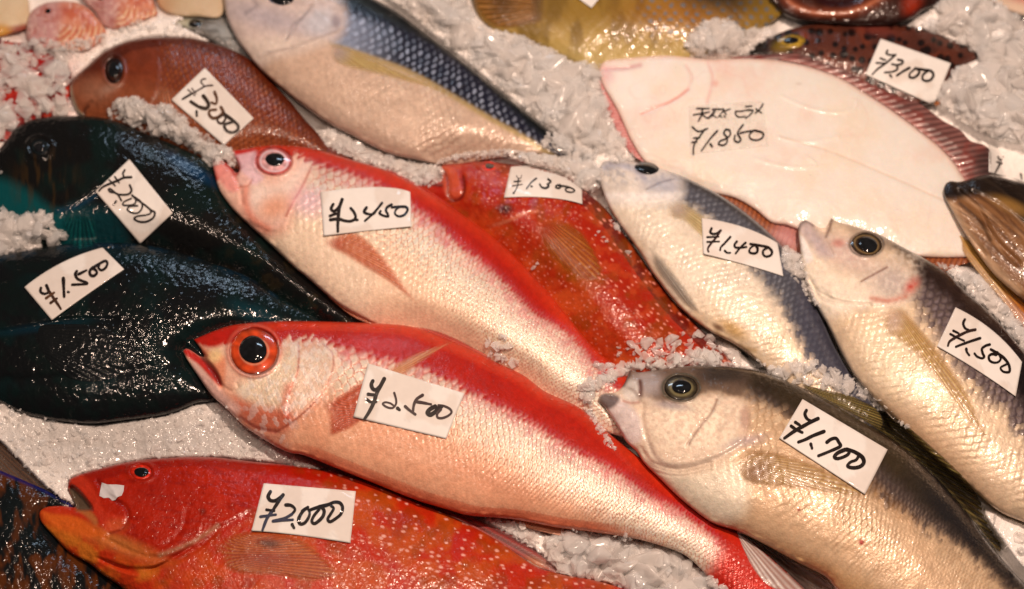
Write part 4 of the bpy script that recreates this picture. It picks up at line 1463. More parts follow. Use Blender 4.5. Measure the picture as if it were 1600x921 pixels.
L_OUT = [(346, -40), (350, 0), (355, 30), (370, 62), (387, 85), (405, 107), (442, 140), (480, 170), (517, 195), (555, 215), (607, 240), (660, 252), (700, 258), (745, 252), (790, 246), (830, 240), (870, 245), (910, 256), (922, 245), (895, 226), (874, 214), (856, 203), (817, 171), (782, 143), (730, 101), (677, 60), (625, 21), (590, 0), (540, -30), (470, -60), (400, -70)]
bL = fish("L", "silver_fish", "large silver fish with a navy blue back and spotted scale rows at the top", "fish", L_OUT, 20, 0.42,
          [(350, -10), (450, 50), (560, 105), (680, 168), (800, 215), (910, 250)], paint_L, MAT_BLUE)
eye(bL, bL.thing, 440, -5, 25, 16, 8, 19, 4.0, iris_plain(C(60, 50, 46), C(130, 124, 130)), EYE_MAT, PUPIL_MAT)

# ---- P : blue-black parrotfish, upper


def paint_P(c, b):
    n1 = c.n(40, 151)
    c.base((0.005, 0.005, 0.005))
    c.lay(C(16, 46, 40), ss(0.45, 0.75, n1) * 0.6)
    c.lay(C(12, 92, 90), c.poly([(-40, 290), (0, 280), (40, 295), (80, 325), (120, 340), (130, 400), (60, 360), (-40, 340)], 12) * 0.9)
    c.lay(C(14, 76, 78), c.poly([(105, 325), (170, 330), (200, 370), (190, 390), (110, 385)], 14) * 0.7)
    c.lay(C(20, 66, 96), c.blob(300, 265, 40, 8, 32, 0.9) * 0.8)
    c.lay(C(16, 70, 90), c.line([(90, 330), (120, 322), (150, 305)], 4) * 0.6)
    c.lay(C(84, 60, 30), ss(0.5, 0.7, fbm(c.x / 6, c.y / 34, 1.0, 7, 3)) * c.blob(70, 285, 40, 45, 0, 0.8) * 0.6)
    c.lay(C(70, 56, 36), ss(0.55, 0.7, c.n(18, 152)) * ss(300, 420, c.x) * 0.5)
    cv, ht, t, r = c.scales(13, 11, None, 155)
    c.dz += 0.7 * ss(110, 170, c.x) * (ht * 0.7 - 0.4 * ss(0.75, 1, t))
    c.dz += 1.0 * (c.n(7, 153, 2) - 0.5)
    c.flap([(30, 345), (80, 335), (110, 322), (145, 300), (155, 270)], 3, 40, 3)
    q = np.hypot((c.x - 62) / 17, (c.y - 230) / 15)
    c.dz += 2.5 * np.exp(-((q - 1.2) / 0.2) ** 2)
    c.coat[:] = 0.7
    c.rough[:] = 0.5


P_OUT = [(-30, 260), (0, 231), (10, 219), (25, 200), (50, 187), (80, 182), (120, 181), (162, 184), (200, 196), (237, 212), (275, 227), (325, 252), (360, 280), (420, 340), (480, 410), (545, 470), (590, 520), (560, 545), (450, 525), (350, 475), (200, 425), (110, 405), (50, 380), (-10, 345), (-40, 310)]
bP = fish("P", "black_parrotfish", "blue-black parrotfish with turquoise gill edge under the ¥2,000 tag hanging diagonally", "fish", P_OUT, 14, 0.36,
          [(-30, 250), (120, 275), (240, 315), (370, 385), (480, 455), (580, 530)], paint_P, MAT_BLACK, group="black parrotfish")
eye(bP, bP.thing, 62, 230, 16, 14, 0, 9, 5, iris_plain(C(40, 50, 50), C(12, 14, 16)), EYE_MAT, PUPIL_MAT)

# ---- M : brown-red sea bream
MAT_BREAM = skin_mat("sea_bream_skin", 640, 0.35, 480, 0.5, 0.03, coat_rough=0.12, coat_ior=1.5, cdet=1, dist=0.0009)


def paint_M(c, b):
    n1 = c.n(40, 161)
    head = ss(-18, 12, c.sd([(250, 40), (250, 100), (240, 150), (225, 190)]))
    c.base(C(164, 80, 46))
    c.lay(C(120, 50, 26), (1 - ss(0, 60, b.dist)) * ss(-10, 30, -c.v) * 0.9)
    c.lay(C(196, 112, 66), ss(0, 50, c.v + 10) * 0.7)
    cv, ht, t, r = c.scales(8.5, 7, None, 162)
    m = (1 - head) * ss(3, 14, b.dist)
    c.dz += 1.5 * m * (ht * 0.8 - 0.45 * ss(0.7, 1, t))
    c.lay(C(216, 130, 76), m * (1 - ss(0.5, 0.9, t)) * ss(0.1, 0.6, ht) * (0.25 + 0.5 * r))
    c.lay(C(96, 36, 18), m * ss(0.75, 1, t) * 0.6)
    c.lay(C(186, 108, 70), head * ss(105, 150, c.y) * 0.7)
    c.lay(C(206, 150, 118), head * c.blob(150, 140, 26, 18, 0, 0.9) * 0.5)
    c.lay(C(216, 206, 170), c.line([(109, 136), (112, 152), (120, 172), (130, 182)], 3) * 0.7)
    c.lay(C(90, 40, 24), c.line([(131, 182), (132, 172), (138, 166)], 2.5) * 0.7)
    c.lay(C(226, 178, 150), head * c.blob(172, 138, 14, 6, -20, 0.9) * 0.5)
    c.lay(C(70, 30, 20), c.blob(180, 92, 16, 10, 0, 0.8) * 0.6)
    c.flap([(205, 200), (225, 180), (242, 150), (250, 110), (245, 85)], 2.6, 40, 2.5)
    c.crease([(131, 183), (132, 170), (142, 160)], 2.5, 3)
    q = np.hypot((c.x - 178) / 15, (c.y - 110) / 21)
    c.dz += 2.2 * np.exp(-((q - 1.15) / 0.15) ** 2) - 2.0 * (q < 1)
    c.dz += 1.6 * (c.n(22, 163) - 0.5)
    c.mul(0.5 + 0.3 * c.n(6, 164, 2))
    c.coat[:] = 0.7
    c.rough[:] = 0.34


M_OUT = [(109, 135), (115, 122), (137, 102), (160, 82), (187, 68), (212, 61), (250, 57), (287, 57), (325, 65), (362, 77), (400, 100), (425, 128), (452, 157), (475, 185), (492, 203), (512, 226), (550, 250), (545, 268), (500, 275), (420, 275), (330, 255), (260, 228), (200, 206), (160, 192), (131, 182), (120, 173), (111, 152)]
bM = fish("M", "sea_bream", "brown-red sea bream with gold glints under the ¥3,000 tag", "fish", M_OUT, 14, 0.40,
          [(112, 138), (200, 128), (300, 150), (400, 190), (480, 228), (545, 262)], paint_M, MAT_BREAM)
eye(bM, bM.thing, 178, 110, 14, 20, 0, 9, 5, iris_plain(C(86, 40, 16), C(40, 22, 14)), EYE_MAT, PUPIL_MAT, pc=(0, -2))

# ---- I : brown fish with an orange lip, cut by the top edge


def paint_I(c, b):
    c.base(C(72, 34, 20))
    lip = [(1222, -10), (1240, 8), (1275, 20), (1320, 20), (1360, 6), (1390, -15)]
    c.lay(C(150, 76, 46), c.line(lip, 9) * 0.8)
    c.lay(C(220, 140, 100), c.line(lip, 3) * 0.5)
    c.lay(C(60, 16, 12), c.poly([(1260, -40), (1275, 0), (1310, 10), (1345, 0), (1360, -40)], 4))
    c.lay(C(170, 56, 20), c.blob(1425, 8, 14, 18, 0, 0.9) * 0.8)
    c.lay(C(34, 18, 14), (1 - ss(2, 14, b.dist)) * 0.8)
    c.lay(C(46, 16, 14), ss(1440, 1470, c.x))
    c.dz += 2 * c.line(lip, 8) - 6 * c.poly([(1265, -40), (1275, -2), (1310, 8), (1345, -2), (1360, -40)], 6)
    c.dz += 2 * (c.n(14, 171) - 0.5)
    c.mul(0.8 + 0.4 * c.n(10, 172))
    c.coat[:] = 0.9
    c.rough[:] = 0.3


bI = fish("I", "brown_grouper", "dark brown fish with an orange lip cut off by the top edge", "fish",
          [(1190, -30), (1197, -8), (1207, 6), (1230, 26), (1262, 34), (1300, 37), (1350, 40), (1395, 38), (1425, 30), (1445, 16), (1480, 8), (1540, -4), (1590, -50), (1450, -120), (1250, -110)], 16, 0.35,
          [(1200, -20), (1400, -20), (1580, -60)], paint_I, MAT_BROWN)

# ---- H : spotted brown fish


def paint_H(c, b):
    n1 = c.n(26, 181)
    c.base(C(116, 62, 42))
    c.lay(C(86, 50, 40), n1)
    c.lay(C(150, 74, 44), ss(0.55, 0.8, c.n(30, 182)) * 0.6)
    d = dots(c, 17, 6.6, 183, 0.97)
    c.lay(C(26, 12, 10), d * 0.95)
    c.lay(C(34, 22, 14), 1 - ss(1185, 1225, c.x))
    c.lay(C(150, 118, 40), c.blob(1222, 72, 14, 9, -10, 0.8) * 0.8)
    c.lay(C(160, 80, 66), c.blob(1365, 45, 30, 8, 10, 0.9) * 0.5)
    c.dz += 1.6 * (c.n(8, 184, 2) - 0.5)
    c.coat[:] = 0.7
    c.rough[:] = 0.34


bH = fish("H", "spotted_grouper", "brown fish with black spots and a yellow-ringed eye under the ¥3,100 tag", "fish",
          [(1170, 82), (1186, 68), (1208, 56), (1236, 45), (1285, 36), (1355, 35), (1425, 42), (1477, 58), (1512, 73), (1536, 86), (1520, 96), (1496, 108), (1478, 138), (1463, 160), (1420, 165), (1370, 150), (1320, 128), (1250, 108), (1190, 96)], 10, 0.38,
          [(1172, 82), (1260, 76), (1380, 85), (1530, 100)], paint_H, MAT_BROWN)
eye(bH, bH.thing, 1237, 65, 23, 11, -4, 12, 4.5, iris_plain(C(190, 150, 60), C(150, 118, 44)), EYE_MAT, PUPIL_MAT, pc=(-1, -2), pry=5.0)

# ---- K : yellow-olive fish at the top
MAT_YELLOW = skin_mat("yellow_skin", 420, 0.25, 300, 0.45, 0.08)


def paint_K(c, b):
    n1 = c.n(40, 191)
    c.base(C(196, 160, 92))
    c.lay(C(160, 122, 48), (1 - ss(20, 70, c.y)) * 0.9)
    c.lay(C(120, 88, 30), ss(0.45, 0.75, fbm(c.x / 20, c.y / 50, 1.0, 19, 3)) * 0.6)
    c.lay(C(206, 176, 116), ss(60, 90, c.y) * 0.6)
    c.lay(C(176, 104, 30), c.blob(1070, 20, 80, 30, 0, 0.9) * 0.5)
    cv, ht, t, r = c.scales(17, 11, None, 192)
    sp = ss(980, 1030, c.x) * (1 - ss(45, 75, c.y))
    c.lay(C(124, 128, 130), sp * (1 - ss(0.25, 0.5, t)) * 0.8)
    c.lay(C(40, 40, 36), c.blob(1120, -10, 60, 26, 10, 0.9) * 0.9)
    c.dz += 1.2 * (ht * 0.7 - 0.4 * ss(0.7, 1, t))
    c.dz += 2 * (n1 - 0.5)
    c.coat[:] = 0.4
    c.rough[:] = 0.4


bK = fish("K", "yellow_fish", "yellow-olive fish lying along the top edge behind the flounder", "fish",
          [(738, -50), (742, 12), (764, 42), (800, 55), (845, 72), (890, 95), (940, 112), (1040, 100), (1120, 80), (1180, 52), (1225, 20), (1250, -20), (1180, -100), (1000, -130), (820, -120)], 8, 0.34,
          [(740, -20), (1000, -10), (1240, -20)], paint_K, MAT_YELLOW)

# ---- pink fish, upper left
MAT_PINK = skin_mat("pink_skin", 500, 0.2, 320, 0.35, 0.15)


def paint_pink(cx, cy, seed, stripes=True, tone=(226, 150, 118)):
    def f(c, b):
        n1 = c.n(18, seed)
        c.base(C(*tone))
        c.lay(C(206, 100, 62), ss(0, 14, b.dist) * ss(0.4, 0.7, n1) * 0.7)
        c.lay(C(214, 176, 170), ss(-30, 0, cx - 6 - c.x) * 0.6)
        if stripes:
            r = np.hypot(c.x - cx, c.y - cy)
            w = (0.5 + 0.5 * np.cos(r / 1.35 + 3 * c.n(14, seed + 2))) * (0.4 + 0.8 * c.n(9, seed + 3))
            m = ss(8, 16, c.x - cx + 0.3 * (c.y - cy)) * ss(-6, 10, c.y - cy - 4)
            c.lay(C(250, 214, 170), w * m * 0.8)
            c.lay(C(206, 110, 70), (1 - w) * m * 0.6)
            c.dz += 1.0 * w * m
        c.lay(C(190, 96, 80), ss(0.5, 0.75, c.n(8, seed + 4)) * 0.5)
        c.lay(C(244, 206, 186), ss(0.55, 0.75, c.n(5, seed + 5)) * 0.5)
        c.dz += 2.6 * (n1 - 0.5) + 1.6 * (c.n(6, seed + 6, 2) - 0.5)
        c.coat[:] = 0.5
    return f


b1 = fish("Q1", "pink_fish", "small pink fish head with orange-striped gills at the upper left", "fish",
          [(41, 46), (45, 24), (60, 9), (85, 2), (115, 3), (138, 13), (156, 33), (166, 50), (158, 66), (130, 80), (90, 78), (55, 74), (42, 62)], 12, 0.5,
          [(42, 40), (165, 55)], paint_pink(85, 35, 201), MAT_PINK, group="small pink fish")
eye(b1, b1.thing, 75, 17, 8, 6.5, -20, 4.5, 2.5, iris_plain(C(214, 90, 50), C(226, 110, 70)), EYE_MAT, PUPIL_MAT)
b2 = fish("Q2", "pink_fish", "small pink fish with an orange gill edge behind the pink fish head", "fish",
          [(118, -30), (130, 0), (148, 18), (160, 38), (180, 46), (212, 38), (232, 29), (246, 22), (240, 4), (232, -30), (180, -50)], 10, 0.42,
          [(120, -10), (245, 10)], paint_pink(176, 8, 205), MAT_PINK, group="small pink fish")
eye(b2, b2.thing, 158, -3, 8, 5, 0, 4.5, 2.5, iris_plain(C(214, 90, 50), C(226, 110, 70)), EYE_MAT, PUPIL_MAT)


def paint_Q3(c, b):
    c.base(C(224, 190, 150))
    c.lay(C(236, 206, 170), c.n(24, 211))
    c.lay(C(160, 50, 26), ss(-4, 6, c.sd([(-30, 38), (10, 42), (30, 38), (50, 34)])) * 0.9)
    c.lay(C(220, 160, 60), c.blob(2, 48, 14, 10, 0, 0.8) * 0.9)
    c.dz += 1.2 * (c.n(12, 212) - 0.5)


fish("Q3", "pink_fish", "cream-coloured fish with a red and yellow lower edge in the upper left corner", "fish",
     [(-60, -40), (0, -40), (25, -20), (42, -6), (46, 15), (44, 42), (20, 52), (-10, 60), (-60, 50)], 8, 0.4, [(-60, 10), (46, 10)], paint_Q3, MAT_PINK, group="small pink fish")


def paint_Q4(c, b):
    c.base(C(222, 192, 160))
    c.lay(C(236, 170, 130), (1 - ss(248, 285, c.x)) * 0.7)
    c.lay(C(206, 168, 120), c.n(24, 213) * 0.6)
    c.dz += 1.2 * (c.n(14, 214) - 0.5)


fish("Q4", "pink_fish", "pale tan fish belly at the top edge beside the large silver fish", "fish",
     [(240, -40), (246, 4), (258, 18), (280, 25), (310, 27), (345, 26), (356, -10), (340, -50)], 6, 0.4, [(242, 0), (352, 0)], paint_Q4, MAT_PINK, group="small pink fish")


# ---- N : small grey fish peeping from the ice
def paint_N(c, b):
    c.base(C(150, 138, 126))
    c.lay(C(206, 192, 160), c.blob(290, 36, 14, 8, 0, 0.8) * 0.8)
    c.lay(C(50, 46, 44), (1 - ss(1, 6, b.dist)) * ss(270, 320, c.x) * 0.9)
    c.lay(C(206, 200, 190), c.blob(350, 55, 30, 14, 40, 0.8) * 0.4)
    c.lay(C(70, 56, 40), ss(0.5, 0.7, fbm(c.x / 14, c.y / 6, 1.0, 5)) * 0.5)
    c.dz += 1.4 * (c.n(10, 215) - 0.5)


bN = fish("N", "small_grey_fish", "small grey fish with a round black eye peeping out behind the brown-red sea bream", "fish",
          [(273, 38), (285, 30), (300, 24), (322, 22), (360, 27), (400, 50), (420, 90), (400, 110), (365, 90), (335, 68), (312, 56), (296, 47)], 7, 0.35,
          [(274, 38), (330, 45), (410, 100)], paint_N, MAT_GREY)
eye(bN, bN.thing, 305, 36.5, 12, 7.5, 0, 9.5, 3, iris_plain(C(90, 80, 60), C(150, 140, 120)), EYE_MAT, PUPIL_MAT)


# ---- V : red fish buried in ice at the left edge
def paint_V(c, b):
    c.base(C(176, 34, 24))
    c.lay(C(110, 16, 14), ss(0.4, 0.7, c.n(26, 221)))
    c.lay(C(220, 80, 50), ss(0.55, 0.75, c.n(18, 222)) * 0.6)
    c.dz += 3 * (c.n(16, 223) - 0.5)
    c.coat[:] = 0.7


bV = fish("V", "buried_red_fish", "deep red fish mostly buried under ice at the left edge", "fish",
          [(-60, 66), (20, 66), (70, 74), (104, 100), (112, 135), (98, 175), (60, 205), (0, 222), (-60, 215)], 6, 0.25, [(-60, 140), (110, 130)], paint_V, MAT_GROUPER)


# ---- S : dark spotted fish, lower left corner
def paint_S(c, b):
    n1 = fbm(c.x / 14, c.y / 34, 1.0, 231, 3)
    c.base((0.005, 0.006, 0.007))
    c.lay(C(120, 66, 26), ss(0.52, 0.7, n1) * 0.7)
    c.lay(C(14, 44, 44), c.blob(40, 810, 50, 40, 0, 0.9) * 0.3)
    c.lay(C(20, 36, 110), (1 - ss(2, 8, b.dist)) * (c.y < 800) * 0.8)
    cv, ht, t, r = c.scales(14, 12, None, 232)
    c.dz += 1.6 * (ht * 0.7 - 0.4 * ss(0.75, 1, t))
    c.dz += 1.5 * (c.n(9, 233, 2) - 0.5)
    c.coat[:] = 0.5
    c.rough[:] = 0.5


bS = fish("S", "dark_parrotfish", "dark fish with dull orange blotches in the lower left corner", "fish",
          [(-90, 705), (-30, 722), (0, 735), (40, 752), (80, 770), (118, 793), (150, 840), (190, 900), (240, 980), (150, 1040), (-90, 1040)], 8, 0.30,
          [(-90, 870), (210, 880)], paint_S, MAT_BLACK)


# ---- U : pale fish with a black fin at the upper right corner
def paint_U(c, b):
    e = c.sd([(1530, -20), (1560, 8), (1605, 24), (1680, 40)])
    c.base(C(226, 190, 160))
    c.lay(C(206, 110, 100), c.blob(1590, -5, 30, 8, 15, 0.9) * 0.6)
    c.lay(C(22, 14, 12), ss(-4, 4, e))
    c.dz += 1.5 * (c.n(12, 241) - 0.5)


bU = fish("U", "pale_fish", "pale pinkish fish edged in black at the upper right corner", "fish",
          [(1528, -30), (1548, 6), (1570, 26), (1602, 42), (1660, 62), (1720, 60), (1720, -80), (1560, -80)], 14, 0.3, [(1540, -10), (1700, 20)], paint_U, MAT_PINK)
# ------------------------------------------------------------------ fins
FIN_MAT = skin_mat("fin_membrane", 900, 0.12, 500, 0.35, 0.15, 0.5, 0.06, alpha=True)


def blur_top(r=3):
    return boxblur(np.maximum(ZTOP, -12), r, 2)


def on_top(lift, r=3, tilt=None):
    def f(c):
        z = np.maximum(bil(blur_top(r), c.x, c.y), bil(ZTOP, c.x, c.y)) + lift * (0.25 + 0.75 * ss(0, 10, c.d))
        if tilt is not None:
            z = z + tilt(c)
        return z
    return f


def at_level(z0, k=0.0):
    def f(c):
        return np.full(len(c.P), float(z0)) + k * c.d
    return f


def fin(name, body, pts, o, deg, ca, cb, z, amp=0.8, extra=None, thick=0.5, sharp=1.0, corner=(), soft=(0.06, 0.82, 11.0), root=(0, 30)):
    def paint(c):
        sr = rays(c, o[0], o[1], deg, ca, cb, amp, 0.06, sharp)
        c.rough[:] = 0.34
        c.coat[:] = 0.35
        c.dz = 0.45 * c.dz * ss(0, 8, c.d)
        c.alpha = (soft[0] + (soft[1] - soft[0]) * ss(0, soft[2], c.d)) * (0.42 + 0.58 * sr)
        rr = np.hypot(c.x - o[0], c.y - o[1])
        rr = rr - np.percentile(rr, 1)
        c.alpha = c.alpha * (0.15 + 0.85 * ss(root[0], root[1], rr))
        c.rr = rr
        if extra:
            extra(c)
        c.mul(0.9 + 0.2 * c.n(7, 77, 2))
    return sheet(name, body.thing, pts, FIN_MAT, paint, z, thick, corner)


# A: pectoral fin below the tag and its upper ray above it
fin("pectoral_fin", bA, [(503, 632), (530, 616), (560, 597), (590, 585), (612, 600), (600, 640), (566, 660), (545, 673), (522, 682), (514, 680), (512, 665), (508, 645)], (470, 640), 2.2,
    C(206, 70, 40), C(232, 124, 80), on_top(1.3), 0.9, lambda c: c.lay(C(196, 40, 24), c.blob(512, 634, 12, 10, 0, 0.8) * 0.7))
fin("pectoral_fin", bA, [(594, 586), (615, 570), (640, 555), (672, 543), (712, 532), (700, 540), (676, 556), (650, 574), (628, 592), (600, 600)], (560, 612), 2.0,
    C(226, 140, 96), C(246, 190, 140), on_top(1.3), 0.8)
# A: spiny dorsal fin along the back, anal fin
fin("dorsal_fin", bA, [(640, 512), (665, 513), (700, 524), (735, 541), (762, 556), (768, 563), (735, 552), (690, 534), (650, 520)], (560, 470), 1.1,
    C(196, 40, 28), C(222, 90, 60), at_level(42), 0.8, soft=(0.5, 0.95, 4.0), root=(-99, 0))
fin("anal_fin", bA, [(795, 806), (835, 814), (870, 824), (900, 834), (880, 838), (850, 832), (815, 822)], (760, 790), 1.5,
    C(226, 130, 90), C(246, 180, 140), at_level(36), 0.6, soft=(0.5, 0.95, 4.0), root=(-99, 0))
# B
fin("pectoral_fin", bB, [(501, 380), (508, 372), (530, 364), (556, 362), (580, 378), (604, 405), (626, 436), (645, 463), (655, 478), (632, 462), (602, 440), (572, 422), (540, 402), (516, 390)], (470, 350), 1.5,
    C(214, 96, 56), C(240, 160, 112), on_top(1.3), 0.8, lambda c: c.lay(C(204, 72, 44), c.blob(515, 378, 20, 12, 20, 0.9) * 0.7))
fin("pelvic_fin", bB, [(497, 436), (515, 450), (540, 470), (565, 490), (588, 506), (578, 507), (550, 494), (524, 474), (505, 454)], (470, 410), 1.5,
    C(196, 90, 56), C(236, 150, 110), at_level(33), 0.6, soft=(0.5, 0.95, 4.0), root=(-99, 0))
fin("dorsal_fin", bB, [(604, 264), (640, 281), (680, 304), (716, 330), (740, 350), (735, 352), (700, 328), (660, 302), (620, 280)], (540, 200), 1.2,
    C(196, 40, 30), C(226, 90, 70), at_level(33), 0.6, soft=(0.5, 0.95, 4.0), root=(-99, 0))
# C
fin("pectoral_fin", bC, [(838, 346), (868, 344), (905, 358), (930, 392), (942, 424), (930, 440), (908, 438), (884, 424), (860, 402), (844, 374)], (800, 300), 2.4,
    C(184, 84, 32), C(200, 120, 46), on_top(1.0), 0.5,
    lambda c: (c.lay(C(200, 60, 30), c.blob(848, 352, 22, 16, 40, 0.9) * 0.8), c.lay(C(150, 110, 30), c.line([(905, 358), (932, 394), (944, 426)], 7) * 0.6)))
# D
fin("pectoral_fin", bD, [(1046, 314), (1062, 313), (1085, 325), (1108, 345), (1118, 372), (1112, 384), (1090, 368), (1068, 348), (1048, 341), (1040, 328)], (1030, 300), 3.0,
    C(206, 170, 110), C(230, 200, 150), on_top(1.3), 0.6, lambda c: c.lay(C(206, 176, 160), c.blob(1058, 326, 16, 14, 30, 0.9) * 0.8))
fin("pelvic_fin", bD, [(1012, 386), (1026, 392), (1050, 420), (1075, 454), (1096, 490), (1072, 481), (1046, 452), (1024, 424)], (1000, 370), 2.6,
    C(150, 132, 118), C(206, 186, 164), on_top(1.3), 0.8)
fin("anal_fin", bD, [(1148, 533), (1165, 540), (1190, 564), (1216, 592), (1192, 582), (1166, 560)], (1130, 515), 2.2,
    C(140, 118, 96), C(190, 164, 130), on_top(1.3), 0.7)
# E
fin("dorsal_fin", bE, [(1255, 603), (1300, 612), (1330, 619), (1358, 632), (1390, 647), (1422, 670), (1446, 690), (1487, 727), (1517, 760), (1537, 795), (1550, 825), (1566, 850), (1560, 862), (1530, 825), (1500, 790), (1470, 755), (1430, 716), (1390, 684), (1340, 652), (1290, 625)], (1120, 560), 0.85,
    C(96, 76, 40), C(170, 144, 84), on_top(3.0, 4), 3.2, lambda c: c.lay(C(60, 46, 26), (1 - ss(0, 3, c.d)) * 0.6), 1.0, 1.5, soft=(0.75, 1.0, 3.0), root=(-99, 0))
fin("pectoral_fin", bE, [(1150, 716), (1158, 704), (1196, 702), (1236, 711), (1284, 729), (1330, 755), (1354, 776), (1322, 776), (1270, 769), (1220, 763), (1182, 760), (1160, 752), (1150, 736)], (1110, 706), 1.9,
    C(196, 146, 92), C(226, 182, 124), on_top(1.3), 0.9,
    lambda c: (c.lay(C(150, 96, 60), c.blob(1182, 738, 24, 16, -30, 0.9) * 0.75), c.lay(C(160, 110, 66), c.line([(1160, 706), (1230, 712), (1300, 738), (1345, 768)], 5) * 0.5)))
fin("pelvic_fin", bE, [(1150, 826), (1165, 836), (1200, 858), (1250, 884), (1300, 913), (1280, 930), (1235, 925), (1200, 915), (1172, 880)], (1130, 806), 3.4,
    C(206, 170, 150), C(240, 214, 196), lambda c: np.minimum(on_top(2.0)(c), 62), 1.0, soft=(0.5, 0.95, 4.0), root=(-99, 0))
# F
fin("pectoral_fin", bF, [(1388, 474), (1406, 477), (1424, 494), (1450, 524), (1482, 566), (1512, 612), (1532, 656), (1545, 690), (1520, 668), (1490, 630), (1455, 584), (1424, 550), (1400, 532), (1382, 517), (1380, 492)], (1360, 430), 1.5,
    C(196, 144, 84), C(238, 196, 130), on_top(1.3), 1.0, lambda c: c.lay(C(232, 196, 176), c.blob(1396, 498, 14, 20, 0, 0.9) * 0.7))
fin("pelvic_fin", bF, [(1342, 570), (1356, 577), (1380, 608), (1405, 643), (1424, 674), (1396, 656), (1366, 622), (1346, 592)], (1320, 540), 2.2,
    C(160, 120, 96), C(232, 200, 170), at_level(46, 0.1), 0.8, soft=(0.5, 0.95, 4.0), root=(-99, 0))
# G: fringe fins of the flounder, built as rays set across the rim
FR = [(1140, 91), (1200, 85), (1250, 85), (1282, 90), (1312, 97), (1345, 111), (1387, 131), (1420, 150), (1450, 171), (1474, 189), (1500, 203), (1516, 220), (1536, 226), (1547, 236), (1548, 260), (1545, 275), (1506, 284), (1494, 258), (1475, 236), (1456, 219), (1412, 185), (1362, 151), (1312, 121), (1262, 103), (1225, 95)]


def fringe_paint(c):
    w = (c.y * 0.98 + c.x * 0.16) / 8.6 + 0.5 * c.n(30, 251)
    s = 0.5 + 0.5 * np.cos(w * 2 * math.pi)
    c.base(C(104, 62, 54))
    s = s * (0.35 + 0.9 * c.n(14, 256))
    c.lay(C(164, 112, 100), s * 0.9)
    c.lay(C(160, 60, 44), ss(0.5, 0.7, c.n(26, 252)) * 0.4)
    c.lay(C(34, 22, 20), ss(1512, 1540, c.x) * ss(225, 240, c.y) * 0.7)
    c.lay(C(206, 140, 124), (1 - ss(2, 10, c.ld([(1225, 95), (1262, 103), (1312, 121), (1362, 151), (1412, 185), (1456, 219), (1494, 258), (1508, 284)]))) * 0.5)
    c.dz = 1.2 * s
    c.coat[:] = 0.6


sheet("fin_fringe", bG.thing, FR, FIN_MAT, fringe_paint, at_level(20, 0.12), 1.5)


def fringe2(c):
    w = (c.x * 0.8 + c.y * 0.3) / 7
    s = 0.5 + 0.5 * np.cos(w * 2 * math.pi)
    c.base(C(140, 72, 36))
    c.lay(C(180, 104, 56), s * 0.8)
    c.lay(C(216, 150, 140), c.blob(1228, 372, 22, 20, 30, 0.8) * 0.8)
    c.lay(C(70, 34, 20), c.blob(1222, 388, 18, 8, 40, 0.9) * 0.7)
    c.dz = 0.9 * s
    c.coat[:] = 0.6


sheet("fin_fringe", bG.thing, [(1118, 303), (1140, 303), (1162, 314), (1182, 330), (1206, 348), (1232, 352), (1262, 364), (1290, 376), (1290, 396), (1262, 402), (1236, 396), (1212, 374), (1188, 352), (1160, 330)], FIN_MAT, fringe2, at_level(20, 0.1), 1.5)
sheet("fin_fringe", bG.thing, [(1430, 402), (1470, 402), (1514, 401), (1520, 408), (1496, 416), (1475, 424), (1445, 420)], FIN_MAT, fringe2, at_level(20, 0.1), 1.5)


def fringe3(c):
    s = 0.5 + 0.5 * np.cos(c.y / 5.0 * 2 * math.pi)
    c.base(C(206, 126, 116))
    c.lay(C(232, 170, 156), s * 0.8)
    c.lay(C(180, 80, 76), ss(0.5, 0.7, c.n(9, 255)) * 0.6)
    c.dz = 0.8 * s


sheet("fin_fringe", bG.thing, [(936, 125), (944, 136), (954, 150), (968, 175), (986, 214), (1002, 243), (1014, 258), (1004, 253), (986, 240), (968, 211), (954, 182), (942, 150)], FIN_MAT, fringe3, at_level(19, 0.1), 1.5)
# J: orange-yellow lower fin
fin("pectoral_fin", bJ, [(1490, 352), (1510, 372), (1535, 402), (1570, 440), (1604, 474), (1660, 520), (1660, 570), (1620, 530), (1594, 506), (1566, 470), (1540, 440), (1512, 405), (1498, 380)], (1440, 300), 1.6,
    C(190, 130, 56), C(226, 176, 96), at_level(30, 0.2), 0.8, lambda c: c.lay(C(196, 96, 20), ss(1550, 1600, c.x) * 0.7), soft=(0.5, 0.95, 4.0), root=(-99, 0))
# K
fin("pectoral_fin", bK, [(738, -20), (742, 15), (764, 40), (790, 47), (820, 42), (850, 34), (856, 10), (850, -20), (790, -30)], (880, 10), 4.0,
    C(150, 96, 42), C(196, 140, 80), on_top(1.3), 0.9, lambda c: (c.lay(C(90, 56, 30), c.blob(785, 5, 16, 22, 0, 0.9) * 0.6), c.lay(C(96, 80, 70), c.blob(846, 10, 12, 26, 0, 0.8) * 0.7)))
# L
fin("pectoral_fin", bL, [(513, 66), (540, 71), (590, 92), (640, 115), (700, 145), (640, 131), (590, 118), (545, 108), (520, 96)], (470, 40), 1.7,
    C(206, 166, 96), C(226, 194, 136), on_top(1.3), 0.8, lambda c: c.lay(C(206, 180, 170), c.blob(526, 80, 18, 16, 20, 0.9) * 0.8))
fin("pelvic_fin", bL, [(515, 172), (540, 184), (580, 207), (620, 228), (652, 246), (610, 238), (566, 216), (532, 196)], (480, 140), 1.5,
    C(176, 136, 112), C(226, 190, 166), at_level(23, 0.1), 0.8, soft=(0.5, 0.95, 4.0), root=(-99, 0))
# M
fin("pectoral_fin", bM, [(246, 130), (262, 132), (275, 140), (285, 165), (280, 185), (262, 185), (248, 178), (244, 155)], (250, 100), 5.0,
    C(180, 96, 60), C(220, 150, 110), on_top(1.3), 0.7)
